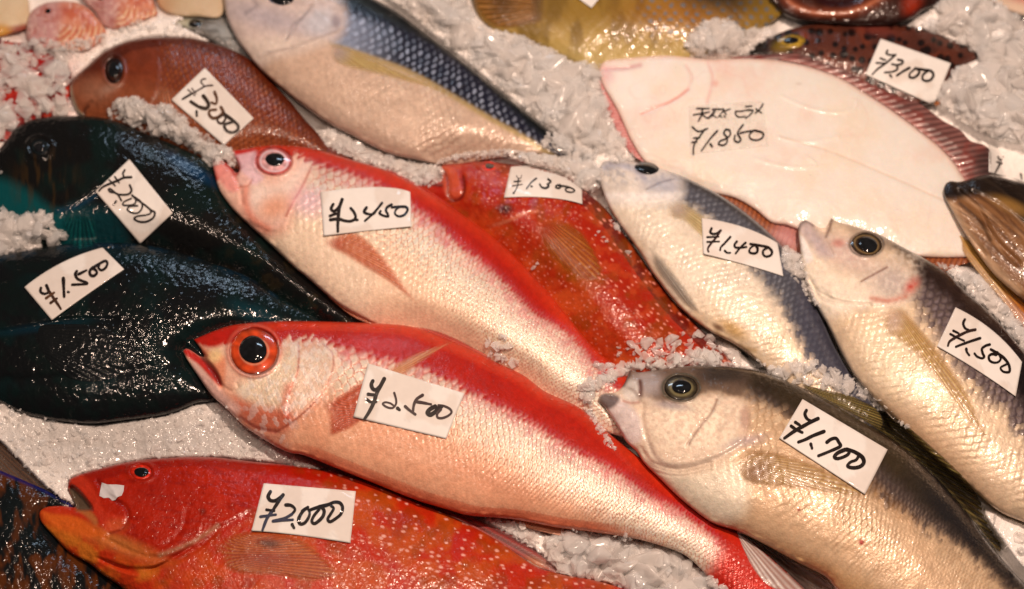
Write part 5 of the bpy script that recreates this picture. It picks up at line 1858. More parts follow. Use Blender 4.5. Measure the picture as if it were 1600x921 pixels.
# Q / P
def paint_qfin(c):
    w = rays(c, 10, 515, 3.0, (0.004, 0.005, 0.006), (0.007, 0.009, 0.010), 0.9, 0.06)
    c.dz = c.dz * ss(0, 8, c.d)
    c.rough[:] = 0.5
    c.coat[:] = 0.9


sheet("pectoral_fin", bQ.thing, [(62, 512), (100, 507), (150, 510), (195, 530), (210, 560), (180, 590), (130, 596), (90, 580), (66, 548)], MAT_BLACK, paint_qfin, on_top(1.0), 0.6)
fin("pectoral_fin", bP, [(105, 330), (130, 328), (150, 345), (150, 382), (125, 392), (108, 380), (98, 355)], (125, 300), 6.0,
    C(10, 70, 72), C(20, 110, 104), on_top(1.3), 0.8)
# R
fin("pectoral_fin", bR, [(340, 850), (366, 834), (400, 829), (432, 830), (462, 838), (494, 858), (520, 884), (528, 900), (492, 910), (430, 902), (370, 898), (344, 880)], (270, 866), 1.35,
    C(194, 78, 32), C(214, 124, 52), on_top(1.3), 0.6,
    lambda c: (c.lay(C(76, 36, 16), c.blob(421, 850, 16, 6, 5, 0.9) * 0.85), c.lay(C(226, 160, 70), (1 - ss(0, 5, c.d)) * 0.6), c.lay(C(170, 60, 40), c.blob(410, 872, 36, 12, 5, 0.9) * 0.6)))
fin("dorsal_fin", bR, [(500, 730), (550, 740), (620, 768), (687, 793), (732, 806), (765, 821), (800, 837), (835, 860), (858, 880), (872, 898), (850, 890), (832, 888), (790, 862), (730, 830), (660, 796), (580, 760)], (420, 640), 1.3,
    C(140, 26, 18), C(180, 44, 28), at_level(25, 0.1), 1.0, lambda c: c.lay(C(206, 120, 50), c.blob(838, 880, 16, 7, 20, 0.9) * 0.8), soft=(0.5, 0.95, 4.0), root=(-99, 0))
# S
fin("dorsal_fin", bS, [(-40, 670), (0, 690), (16, 706), (42, 730), (64, 753), (86, 772), (104, 784), (80, 772), (40, 754), (0, 737), (-40, 722)], (-120, 600), 1.6,
    C(84, 52, 30), C(120, 78, 46), at_level(10, 0.05), 0.6, lambda c: c.lay(C(150, 80, 36), (1 - ss(0, 4, c.d)) * 0.6), soft=(0.5, 0.95, 4.0), root=(-99, 0))
# H
fin("pelvic_fin", bH, [(1458, 150), (1466, 138), (1474, 145), (1472, 158), (1462, 166)], (1450, 130), 8.0, C(150, 80, 36), C(196, 120, 60), at_level(14), 0.5, soft=(0.5, 0.95, 4.0), root=(-99, 0))

# ------------------------------------------------------------------ price tags
PAPER = plain_mat("wet_paper", (0.8, 0.78, 0.76), 0.45, 0.35, 0.05, 160, 0.10, attr=True)
INK = plain_mat("marker_ink", (0.02, 0.01, 0.01), 0.35, 0.3, 0.0, attr=True)


def qbez(a, m, b, t):
    """curve through a, m (at t=.5), b"""
    a, b = np.array(a, float), np.array(b, float)
    if m is None:
        m = (a + b) / 2
    m = np.array(m, float)
    c = 2 * m - (a + b) / 2
    t = t[:, None]
    return (1 - t) ** 2 * a + 2 * t * (1 - t) * c + t ** 2 * b


PAPER_WET = plain_mat("soaked_paper", (0.8, 0.78, 0.76), 0.3, 0.4, 0.05, 160, 0.10, attr=True)
PAPER_WET.node_tree.nodes["Principled BSDF"].inputs["Alpha"].default_value = 0.13


TAGS = []


def price_tag(label, TL, TR, BR, BL, strokes, org, sc, tm=None, bm=None, ink=(0.012, 0.007, 0.006), lift=1.6, tone=(0.83, 0.82, 0.80), stiff=60, group="handwritten price tags", extra_z=0.0, torn=0.0, curl=3.5, mat=None):
    nu, nv = 41, 25
    tu = np.linspace(0, 1, nu)
    top = qbez(TL, tm, TR, tu)
    bot = qbez(BL, bm, BR, tu)
    if torn:
        top[:, 1] += torn * (fbm(tu * 9, tu * 0, 1, 5, 2) - 0.5)
        bot[:, 1] += torn * (fbm(tu * 9, tu * 0 + 7, 1, 6, 2) - 0.5)
    tv = np.linspace(0, 1, nv)[:, None, None]
    P = top[None] * (1 - tv) + bot[None] * tv
    zs = bil(ZTOP, P[..., 0], P[..., 1])
    z = zs + lift
    for _ in range(stiff):
        q = np.pad(z, 1, mode='reflect', reflect_type='odd')
        z = np.maximum(zs + lift * 0.6, 0.25 * (q[2:, 1:-1] + q[:-2, 1:-1] + q[1:-1, 2:] + q[1:-1, :-2]))
    uu, vv = np.meshgrid(np.linspace(-1, 1, nu), np.linspace(-1, 1, nv))
    k0 = int(abs(TL[0]) * 7 + TL[1])
    for q, (su, sv) in enumerate(((-1, -1), (1, -1), (1, 1), (-1, 1))):
        amt = curl * hash2(np.array([k0]), np.array([q]), 77)[0]
        z = z + amt * ss(0.9, 2.0, uu * su + vv * sv) ** 1.0 * 1.0
    z = z + extra_z
    zc = z.copy()
    x = P[..., 0].ravel()
    y = P[..., 1].ravel()
    zf = z.ravel()
    n = nu * nv
    V = np.concatenate([unproject(x, y, zf), unproject(x, y, zf - 0.7)])
    idx = np.arange(n).reshape(nv, nu)
    f = np.stack([idx[:-1, :-1].ravel(), idx[1:, :-1].ravel(), idx[1:, 1:].ravel(), idx[:-1, 1:].ravel()], 1)
    rim = np.concatenate([idx[0, :], idx[1:, -1], idx[-1, -2::-1], idx[-2:0:-1, 0]])
    r2 = np.roll(rim, -1)
    side = np.stack([rim, r2, r2 + n, rim + n], 1)
    wet = ss(0.5, 0.56, fbm(x, y, 38, int(abs(TL[0])) + 3, 2))
    col = np.array(tone)[None] * (1 - 0.13 * wet[:, None] * np.array([0.7, 1.0, 1.2])[None] - 0.10 * np.exp(-((fbm(x, y, 38, int(abs(TL[0])) + 3, 2) - 0.5) / 0.012) ** 2)[:, None] - 0.05 * fbm(x, y, 5, 9, 2)[:, None])
    col = np.tile(col, (2, 1))
    TAGS.append(np.array([TL, TR, BR, BL], float))
    ctr = P.reshape(-1, 2).mean(0)
    zm = float(bil(ZTOP, [ctr[0]], [ctr[1]])[0])
    t = thing("price_tag", label, "price tag", unproject([ctr[0]], [ctr[1]], [zm])[0], group)
    new_mesh("paper", V, [f, f[:, ::-1] + n, side], mat or PAPER, t, col)
    # writing
    VV, FF, CC = [], [], []
    base = 0
    for k, st in enumerate(strokes):
        wd, pts = st[0], st[1]
        col_ = st[2] if len(st) > 2 else ink
        L = np.array(pts, float) / sc + np.array(org, float)[None]
        if len(L) == 1:
            L = np.concatenate([L, L + 0.3])
        L = smooth_line(L, step=0.7)
        d = np.gradient(L, axis=0)
        d /= np.linalg.norm(d, axis=1)[:, None] + 1e-9
        nrm = np.stack([-d[:, 1], d[:, 0]], 1)
        m = len(L)
        s = np.linspace(0, 1, m)
        hw = wd / sc * 0.5
        prof = 1.28 * hw * (0.82 + 0.3 * fbm(s * 4 + k * 3.1, s * 0, 1, k, 2)) * (0.9 + 0.1 * np.cos(s * 3))
        # round caps
        ca = np.linspace(-math.pi / 2, math.pi / 2, 7)[1:-1]
        left = L + nrm * prof[:, None]
        right = L - nrm * prof[:, None]
        c0 = [L[0] - d[0] * prof[0] * math.cos(a) + nrm[0] * prof[0] * math.sin(a) for a in ca]
        c1 = [L[-1] + d[-1] * prof[-1] * math.cos(a) + nrm[-1] * prof[-1] * math.sin(a) for a in ca]
        pts2 = np.concatenate([left, right, np.array(c0), np.array(c1), L[:1], L[-1:]])
        # height of the paper there (inverse-distance over the closest grid points)
        G2 = P.reshape(-1, 2)
        dd = ((pts2[:, None, :] - G2[None]) ** 2).sum(-1)
        kx = np.argpartition(dd, 6, 1)[:, :6]
        w = 1 / (np.take_along_axis(dd, kx, 1) + 0.05)
        zz = (zc.ravel()[kx] * w).sum(1) / w.sum(1) + 1.0 + 0.03 * k
        VV.append(unproject(pts2[:, 0], pts2[:, 1], zz))
        CC.append(np.tile(np.array(col_, float), (len(pts2), 1)))
        i = np.arange(m - 1)
        tri = [np.stack([base + i, base + i + 1, base + m + i + 1], 1), np.stack([base + i, base + m + i + 1, base + m + i], 1)]
        o0 = base + 2 * m
        nc = len(ca)
        o1 = o0 + nc
        m0 = o1 + nc
        m1 = m0 + 1
        ring0 = [base + m] + list(range(o0, o0 + nc)) + [base]
        ring1 = [base + 2 * m - 1] + list(range(o1, o1 + nc)) + [base + m - 1]
        tri.append(np.array([[m0, ring0[q], ring0[q + 1]] for q in range(len(ring0) - 1)]))
        tri.append(np.array([[m1, ring1[q + 1], ring1[q]] for q in range(len(ring1) - 1)]))
        FF += tri
        base += len(pts2)
    if VV:
        new_mesh("handwriting", np.concatenate(VV), FF, INK, t, np.concatenate(CC), None, False)
    return t


BRN = (0.10, 0.045, 0.02)
BLU = (0.035, 0.04, 0.075)
FADE = (0.05, 0.03, 0.03)
price_tag("white ¥2,450 paper tag on the pinkish red snapper", (500.5, 300), (641, 300), (643, 354), (505.5, 369), [
    (34, [(325, 395), (300, 445), (325, 480), (365, 465), (405, 410), (437, 335)]), (36, [(437, 335), (405, 430), (392, 520), (383, 640), (383, 735)]),
    (30, [(285, 540), (340, 518), (385, 508)]), (34, [(290, 588), (390, 578), (470, 600), (540, 606), (595, 580), (605, 540), (580, 485), (545, 445)]),
    (30, [(600, 585), (630, 590)]), (30, [(742, 435), (712, 488), (760, 515), (825, 515), (860, 475)]), (28, [(935, 378), (835, 500), (722, 600)]),
    (28, [(1055, 398), (1000, 432), (985, 470), (1008, 520), (1012, 548), (950, 535), (905, 508), (918, 480)]),
    (27, [(1060, 432), (1150, 424), (1235, 428), (1255, 465), (1215, 525), (1145, 545), (1098, 512), (1110, 462), (1150, 432)])], (480, 270), 8, tm=(588, 292.5), bm=(575, 361))
price_tag("white ¥2,500 paper tag on the front red snapper", (575, 568), (725.6, 615), (697, 686), (552, 652), [
    (42, [(340, 205), (322, 250), (340, 302), (380, 315), (430, 270), (483, 178)]), (42, [(483, 178), (430, 280), (385, 370), (352, 475), (295, 590), (240, 675)]),
    (34, [(282, 370), (330, 376), (375, 380)]), (34, [(264, 435), (310, 465), (380, 465)]), (22, [(608, 352), (630, 430), (630, 490), (590, 540), (520, 532), (465, 492), (495, 470), (560, 483), (610, 520)], FADE),
    (36, [(650, 545), (675, 565)]), (34, [(962, 382), (890, 430), (855, 500), (842, 585)], FADE), (30, [(745, 522), (800, 570), (872, 622)], FADE), (30, [(870, 462), (960, 475), (1068, 496)], FADE),
    (44, [(1120, 520), (1052, 560), (1025, 600), (1060, 625), (1115, 595), (1155, 545), (1200, 525)]), (26, [(1190, 560), (1145, 615), (1152, 660), (1205, 668), (1280, 640), (1325, 595), (1300, 550), (1225, 515), (1160, 507)], FADE)], (540, 570), 8)
price_tag("cream ¥1,700 paper tag on the front grey-backed bream", (1254, 624), (1387, 703), (1351.5, 773), (1217.5, 685), [
    (36, [(480, 92), (462, 140), (490, 198), (540, 225)]), (40, [(625, 195), (540, 235), (440, 290), (330, 352), (206, 440)]), (32, [(342, 240), (400, 278)]), (34, [(290, 288), (350, 330), (428, 368)]),
    (38, [(700, 356), (560, 410), (470, 455), (382, 488)]), (32, [(535, 512), (552, 568)]), (38, [(737, 490), (790, 452), (850, 442), (885, 490), (905, 540), (780, 600), (632, 660)]),
    (40, [(965, 582), (870, 625), (830, 672), (865, 695), (940, 676), (1000, 642), (1015, 600), (965, 582)]), (40, [(985, 578), (1090, 615), (1180, 680), (1198, 745), (1150, 795), (1060, 810), (995, 788), (1030, 740), (1100, 712), (1130, 670)])], (1200, 630), 8, lift=2.4)
price_tag("white ¥2,000 paper tag with square corners on the front red grouper", (412, 755.6), (556, 768), (547.5, 849), (393, 830), [
    (40, [(340, 150), (312, 210), (340, 258), (400, 262), (450, 230), (498, 190)]), (38, [(498, 190), (430, 290), (372, 380)]), (34, [(372, 380), (300, 480), (242, 628)], BLU), (30, [(292, 375), (388, 388)]), (30, [(217, 463), (300, 450), (408, 436)], BLU),
    (34, [(532, 315), (600, 322), (648, 372), (610, 430)]), (32, [(610, 430), (520, 480), (370, 518), (480, 510), (620, 500)], BLU), (34, [(612, 560), (635, 602)]),
    (34, [(808, 345), (742, 400), (694, 490), (712, 552), (770, 538), (818, 470), (830, 405), (790, 355), (735, 390)]), (34, [(832, 380), (900, 355), (965, 342), (1010, 382), (1000, 450), (950, 510), (890, 548), (858, 518), (885, 450), (950, 372)]),
    (36, [(950, 340), (1060, 312), (1140, 280), (1210, 290), (1243, 350), (1220, 430), (1150, 490), (1085, 525), (1058, 490), (1092, 430), (1130, 362), (1100, 325)])], (380, 750), 8, bm=(459, 836))
price_tag("white ¥1,400 paper tag on the small silver fish", (1096.3, 340.8), (1215, 380), (1224, 432), (1099, 397), [
    (28, [(255, 215), (240, 260), (270, 285), (320, 278), (365, 242)]), (24, [(370, 240), (312, 330), (252, 400), (208, 468), (217, 508)], (0.03, 0.012, 0.012)), (20, [(200, 325), (345, 320)]), (20, [(200, 385), (350, 380)]),
    (24, [(490, 322), (420, 400), (372, 450), (362, 488)]), (22, [(420, 495), (450, 520), (490, 520)]), (26, [(570, 380), (542, 420), (552, 452), (610, 458), (690, 448)]), (24, [(680, 395), (620, 450), (556, 528)]),
    (26, [(740, 410), (800, 427), (830, 470), (818, 518), (770, 528), (727, 508), (742, 460), (800, 420)]), (26, [(742, 410), (860, 430), (960, 452), (1008, 500), (998, 548), (942, 568), (902, 543), (902, 492), (950, 462)])], (1080, 330), 8, tm=(1161, 355), bm=(1165, 414), lift=2.2)
price_tag("white ¥1,500 paper tag on the purple-grey bream at the right", (1493, 480.5), (1597, 566), (1587, 620), (1464, 541.5), [
    (34, [(730, 182), (706, 240), (732, 308), (790, 340)]), (36, [(882, 332), (790, 352), (680, 400), (570, 460), (502, 510), (482, 568)], (0.03, 0.015, 0.012)), (28, [(560, 347), (640, 385)]), (28, [(517, 396), (600, 440), (718, 494)]),
    (34, [(953, 457), (820, 500), (680, 550), (600, 583)]), (32, [(750, 612), (760, 660), (795, 708)]), (34, [(1095, 550), (1035, 568), (982, 612), (992, 680), (1014, 730), (980, 752), (912, 728), (872, 682)]),
    (32, [(1190, 702), (1132, 690), (1084, 720), (1092, 780), (1150, 815), (1218, 808), (1256, 760), (1232, 692), (1200, 660)]), (34, [(1112, 622), (1200, 672), (1300, 745), (1368, 832), (1390, 915), (1375, 955), (1295, 948), (1256, 890), (1338, 842)])], (1430, 480), 9.4, tm=(1551, 517), bm=(1527, 579), lift=2.2)
price_tag("wet see-through ¥1,850 paper tag with Japanese words on the white flounder", (1076, 166), (1192, 158), (1201, 228), (1078, 242), [
    (17, [(230, 155), (385, 156)]), (16, [(190, 235), (300, 216), (390, 200)]), (18, [(300, 160), (292, 230), (250, 315)]), (16, [(300, 230), (340, 265), (382, 280)]),
    (14, [(425, 165), (440, 175), (420, 225), (360, 278)]), (14, [(425, 165), (500, 158)]), (14, [(470, 170), (440, 225), (400, 268)]), (14, [(500, 168), (565, 164), (540, 210), (500, 262)]), (14, [(560, 192), (648, 160)]), (14, [(570, 180), (598, 232)]), (12, [(430, 240), (480, 270)]), (12, [(520, 250), (545, 262)]), (12, [(568, 244), (590, 265)]),
    (15, [(720, 185), (712, 215), (740, 255), (790, 262), (835, 252)]), (13, [(720, 190), (800, 186), (890, 168)]), (14, [(840, 130), (920, 124)]), (15, [(870, 175), (932, 178), (900, 230), (840, 276)]), (16, [(1058, 98), (1020, 160), (960, 215)]), (14, [(970, 160), (1010, 190), (1042, 210)]),
    (18, [(175, 385), (240, 438), (310, 430), (365, 405)]), (18, [(330, 415), (270, 500), (222, 560), (190, 640), (187, 728)]), (15, [(190, 525), (270, 518)]), (16, [(172, 577), (232, 570)]),
    (18, [(487, 435), (400, 530), (290, 682)]), (22, [(402, 602), (424, 632)]), (18, [(642, 425), (592, 418), (570, 468), (608, 518), (602, 588), (550, 615), (500, 595), (530, 558), (600, 530), (650, 480), (640, 425)]),
    (19, [(810, 358), (762, 420), (742, 470), (780, 538), (752, 575), (702, 552), (708, 490)]), (17, [(770, 462), (860, 442), (950, 430)]), (18, [(950, 428), (1040, 450), (1066, 490), (1030, 535), (962, 550), (902, 530), (888, 482), (930, 440)])], (1060, 150), 8,
    tone=C(248, 226, 204), lift=0.7, stiff=4, curl=0.0, mat=PAPER_WET)
price_tag("dim white ¥3,100 paper tag on the black-spotted fish", (1376, 60.5), (1486, 99), (1459, 164.5), (1352, 116.5), [
    (22, [(455, 190), (440, 225), (482, 246), (550, 245)]), (22, [(555, 243), (480, 312), (402, 372), (330, 422), (262, 492)]), (20, [(365, 288), (430, 312)]), (20, [(315, 345), (430, 350)]),
    (24, [(585, 305), (640, 318), (640, 350), (575, 372), (510, 360)]), (22, [(575, 375), (572, 430), (500, 458), (417, 465)]), (24, [(487, 497), (505, 523)]), (28, [(728, 408), (650, 450), (572, 503)]),
    (26, [(800, 412), (848, 440), (838, 490), (782, 530), (732, 522), (732, 480), (785, 430)]), (26, [(800, 412), (900, 430), (988, 442), (1028, 490), (998, 553), (940, 572), (892, 548), (900, 492), (960, 448)])], (1330, 55), 8, lift=2.2)
price_tag("¥3,000 paper tag with smeared brown ink on the brown-red sea bream", (320, 106), (396.5, 185), (350, 227), (267.5, 156), [
    (18, [(650, 145), (610, 152), (592, 186), (632, 232)], FADE), (17, [(738, 226), (650, 236), (560, 285), (460, 340)], FADE), (24, [(460, 340), (360, 400)], (0.015, 0.01, 0.01)), (14, [(480, 265), (530, 330)], FADE), (14, [(430, 280), (515, 355)], FADE),
    (30, [(762, 310), (790, 390), (780, 455), (722, 440)], BRN), (42, [(622, 360), (668, 420), (688, 480), (650, 515), (560, 490), (466, 430)], (0.03, 0.018, 0.012)), (28, [(537, 552), (540, 608)], (0.015, 0.01, 0.01)),
    (34, [(842, 500), (868, 560), (820, 618), (742, 636), (695, 590), (705, 540), (780, 530)], BRN), (24, [(880, 560), (898, 640), (860, 698), (812, 690), (802, 640), (868, 600)], (0.04, 0.02, 0.012)),
    (34, [(900, 600), (1000, 670), (1056, 730), (1048, 785), (980, 815), (912, 790), (884, 722), (960, 692), (1010, 678)], (0.025, 0.016, 0.012))], (240, 105), 8, lift=2.0)
price_tag("¥2,000 paper tag set diagonally on the blue-black parrotfish", (202, 249), (270, 333), (219, 381), (149, 299), [
    (22, [(600, 165), (577, 210), (592, 260)]), (26, [(680, 255), (590, 262), (510, 298), (400, 342), (322, 380), (277, 428)]), (18, [(475, 250), (530, 328)]), (18, [(405, 290), (480, 363)]),
    (22, [(662, 355), (684, 420), (650, 465), (580, 475), (500, 463), (420, 402), (397, 408), (420, 440), (500, 460), (558, 548)]), (22, [(490, 557), (457, 598)]),
    (20, [(690, 480), (738, 540), (720, 590), (642, 608), (577, 600), (592, 562), (680, 522)]), (20, [(700, 490), (800, 562), (818, 630), (770, 698), (692, 700), (632, 660), (660, 622), (760, 612)]),
    (20, [(762, 542), (850, 602), (930, 668), (976, 700), (950, 768), (862, 812), (772, 808), (717, 770), (760, 742), (870, 726), (928, 702), (920, 672)])], (120, 245), 8, lift=2.0)
price_tag("curved ¥1,500 paper tag on the leftmost black parrotfish", (38, 449), (160, 387), (194, 421), (81, 500.5), [
    (30, [(352, 520), (347, 568), (392, 594), (440, 580)]), (34, [(422, 490), (450, 560)]), (30, [(450, 560), (500, 632), (560, 720), (600, 782)], (0.05, 0.022, 0.012)), (28, [(417, 648), (515, 580)], BRN), (28, [(472, 708), (550, 652)], (0.05, 0.022, 0.012)),
    (36, [(632, 400), (636, 500), (642, 630)]), (26, [(690, 570), (702, 573)]), (30, [(800, 312), (782, 350), (812, 408), (928, 455), (930, 470), (742, 480)]), (28, [(820, 350), (920, 300)]),
    (30, [(1000, 262), (962, 310), (972, 358), (1010, 370), (1048, 340), (1040, 300), (992, 276)]), (30, [(1002, 270), (1090, 212), (1158, 182), (1183, 210), (1160, 268), (1110, 298), (1072, 270), (1082, 232)])], (20, 385), 8, tm=(95, 411.5), bm=(134, 462), lift=2.0)
price_tag("white ¥1,300 paper tag with a cut corner on the small red grouper", (798, 261), (909, 293), (910, 319), (787.5, 309), [
    (9, [(375, 275), (395, 308), (430, 305), (440, 270)], FADE), (16, [(350, 350), (430, 345)]), (11, [(325, 405), (450, 385)], FADE), (13, [(400, 312), (390, 400), (370, 450), (340, 495)]), (20, [(338, 493), (345, 496)]),
    (17, [(625, 310), (560, 362), (502, 440)]), (20, [(560, 410), (572, 412)]), (22, [(772, 320), (805, 352), (765, 382)]), (22, [(765, 382), (778, 408), (740, 432), (692, 420), (667, 382)]),
    (18, [(922, 390), (875, 400), (872, 425), (910, 434), (940, 410), (1000, 412)]), (18, [(910, 402), (1000, 410), (1080, 440), (1103, 468), (1060, 484), (1000, 470), (990, 440), (1030, 427)])], (760, 240), 8, tm=(856, 264), bm=(856, 309), lift=2.0)
price_tag("half-buried paper tag with a cropped price at the right edge", (1546, 221), (1650, 236), (1650, 298), (1545, 269), [
    (30, [(1228, 560), (1152, 700)]), (26, [(1180, 532), (1338, 574)]), (22, [(1250, 490), (1338, 524)]), (24, [(1195, 450), (1235, 505), (1290, 440)]), (26, [(1530, 552), (1542, 575), (1500, 600), (1360, 610), (1450, 620), (1640, 630)]), (24, [(1547, 706), (1565, 798)])], (1440, 200), 10, lift=2.5)
price_tag("tip of a white paper tag on the yellow-olive fish at the top edge", (880, -42), (965, -38), (924, 12.5), (903, -3), [], (0, 0), 8, lift=2.0)

# torn scrap of paper on the grouper's cheek
t = thing("paper_scrap", "small torn scrap of translucent paper on the red grouper's cheek", "paper scrap", unproject([175], [766], [40])[0])
SC = [(159, 754.5), (168, 757.5), (182, 757.5), (194, 759), (193, 768), (190, 775), (184, 777), (180, 782), (175, 783), (170, 778), (162, 779), (155, 775), (157, 764)]


def paint_scrap(c):
    c.base(C(206, 186, 176))
    c.lay(C(230, 212, 200), c.n(9, 300))
    c.dz = 1.5 * np.exp(-(c.sd([(166, 752), (178, 768), (186, 785)]) / 3) ** 2)
    c.coat[:] = 0.4


sheet("paper", t, SC, PAPER, paint_scrap, on_top(1.3), 0.6, corner=range(13))
# ------------------------------------------------------------------ crushed ice
def ice_mat(name, color, trans, rough, bump=0.25, scale=500, sss=0.0):
    m = bpy.data.materials.new(name)
    nt, b = nodes_of(m)
    tc = nt.nodes.new("ShaderNodeTexCoord")
    nz = nt.nodes.new("ShaderNodeTexNoise")
    nz.inputs["Scale"].default_value = scale
    nz.inputs["Detail"].default_value = 3
    nt.links.new(tc.outputs["Object"], nz.inputs["Vector"])
    at = nt.nodes.new("ShaderNodeAttribute")
    at.attribute_name = "Col"
    nt.links.new(at.outputs["Color"], b.inputs["Base Color"])
    b.inputs["Roughness"].default_value = rough
    b.inputs["IOR"].default_value = 1.31
    b.inputs["Transmission Weight"].default_value = trans
    b.inputs["Coat Weight"].default_value = 0.7
    b.inputs["Coat Roughness"].default_value = 0.12
    if trans:
        out = nt.nodes["Material Output"]
        tl = nt.nodes.new("ShaderNodeBsdfTranslucent")
        nt.links.new(at.outputs["Color"], tl.inputs["Color"])
        tp = nt.nodes.new("ShaderNodeBsdfTransparent")
        m1 = nt.nodes.new("ShaderNodeMixShader")
        m1.inputs[0].default_value = 0.45
        m2 = nt.nodes.new("ShaderNodeMixShader")
        m2.inputs[0].default_value = 0.48
        nt.links.new(b.outputs[0], m1.inputs[1])
        nt.links.new(tl.outputs[0], m1.inputs[2])
        nt.links.new(m1.outputs[0], m2.inputs[1])
        nt.links.new(tp.outputs[0], m2.inputs[2])
        nt.links.new(m2.outputs[0], out.inputs["Surface"])
    if sss:
        b.inputs["Subsurface Weight"].default_value = sss
        b.inputs["Subsurface Radius"].default_value = (1, 1, 1)
        b.inputs["Subsurface Scale"].default_value = 0.006
    bp = nt.nodes.new("ShaderNodeBump")
    bp.inputs["Strength"].default_value = bump
    bp.inputs["Distance"].default_value = 0.001
    nt.links.new(nz.outputs["Fac"], bp.inputs["Height"])
    nt.links.new(bp.outputs[0], b.inputs["Normal"])
    return m


ICE_BED = ice_mat("packed_ice", (0.7, 0.7, 0.7), 0.0, 0.35, 0.8, 900, 0.3)
ICE_CLEAR = bpy.data.materials.new("clear_ice")
nt, b = nodes_of(ICE_CLEAR)
nt.nodes.remove(b)
out = nt.nodes["Material Output"]
lw = nt.nodes.new("ShaderNodeFresnel")
lw.inputs["IOR"].default_value = 1.4
gl = nt.nodes.new("ShaderNodeBsdfGlossy")
gl.inputs["Roughness"].default_value = 0.12
tp = nt.nodes.new("ShaderNodeBsdfTransparent")
tp.inputs["Color"].default_value = (0.985, 0.985, 0.985, 1)
tl = nt.nodes.new("ShaderNodeBsdfTranslucent")
tl.inputs["Color"].default_value = (0.95, 0.95, 0.95, 1)
df = nt.nodes.new("ShaderNodeBsdfDiffuse")
df.inputs["Color"].default_value = (0.95, 0.95, 0.95, 1)
m0 = nt.nodes.new("ShaderNodeMixShader")
m0.inputs[0].default_value = 0.8
nt.links.new(tl.outputs[0], m0.inputs[1])
nt.links.new(df.outputs[0], m0.inputs[2])
m1 = nt.nodes.new("ShaderNodeMixShader")
m1.inputs[0].default_value = 0.38
nt.links.new(tp.outputs[0], m1.inputs[1])
nt.links.new(m0.outputs[0], m1.inputs[2])
m2 = nt.nodes.new("ShaderNodeMixShader")
geo = nt.nodes.new("ShaderNodeNewGeometry")
mt = nt.nodes.new("ShaderNodeMath")
mt.operation = 'SUBTRACT'
mt.use_clamp = True
nt.links.new(lw.outputs[0], mt.inputs[0])
nt.links.new(geo.outputs["Backfacing"], mt.inputs[1])
nt.links.new(mt.outputs[0], m2.inputs[0])
nt.links.new(m1.outputs[0], m2.inputs[1])
nt.links.new(gl.outputs[0], m2.inputs[2])
nt.links.new(m2.outputs[0], out.inputs["Surface"])
ICE_CHUNK = ice_mat("crushed_ice", (0.85, 0.86, 0.87), 0.01, 0.16, 0.2, 260)

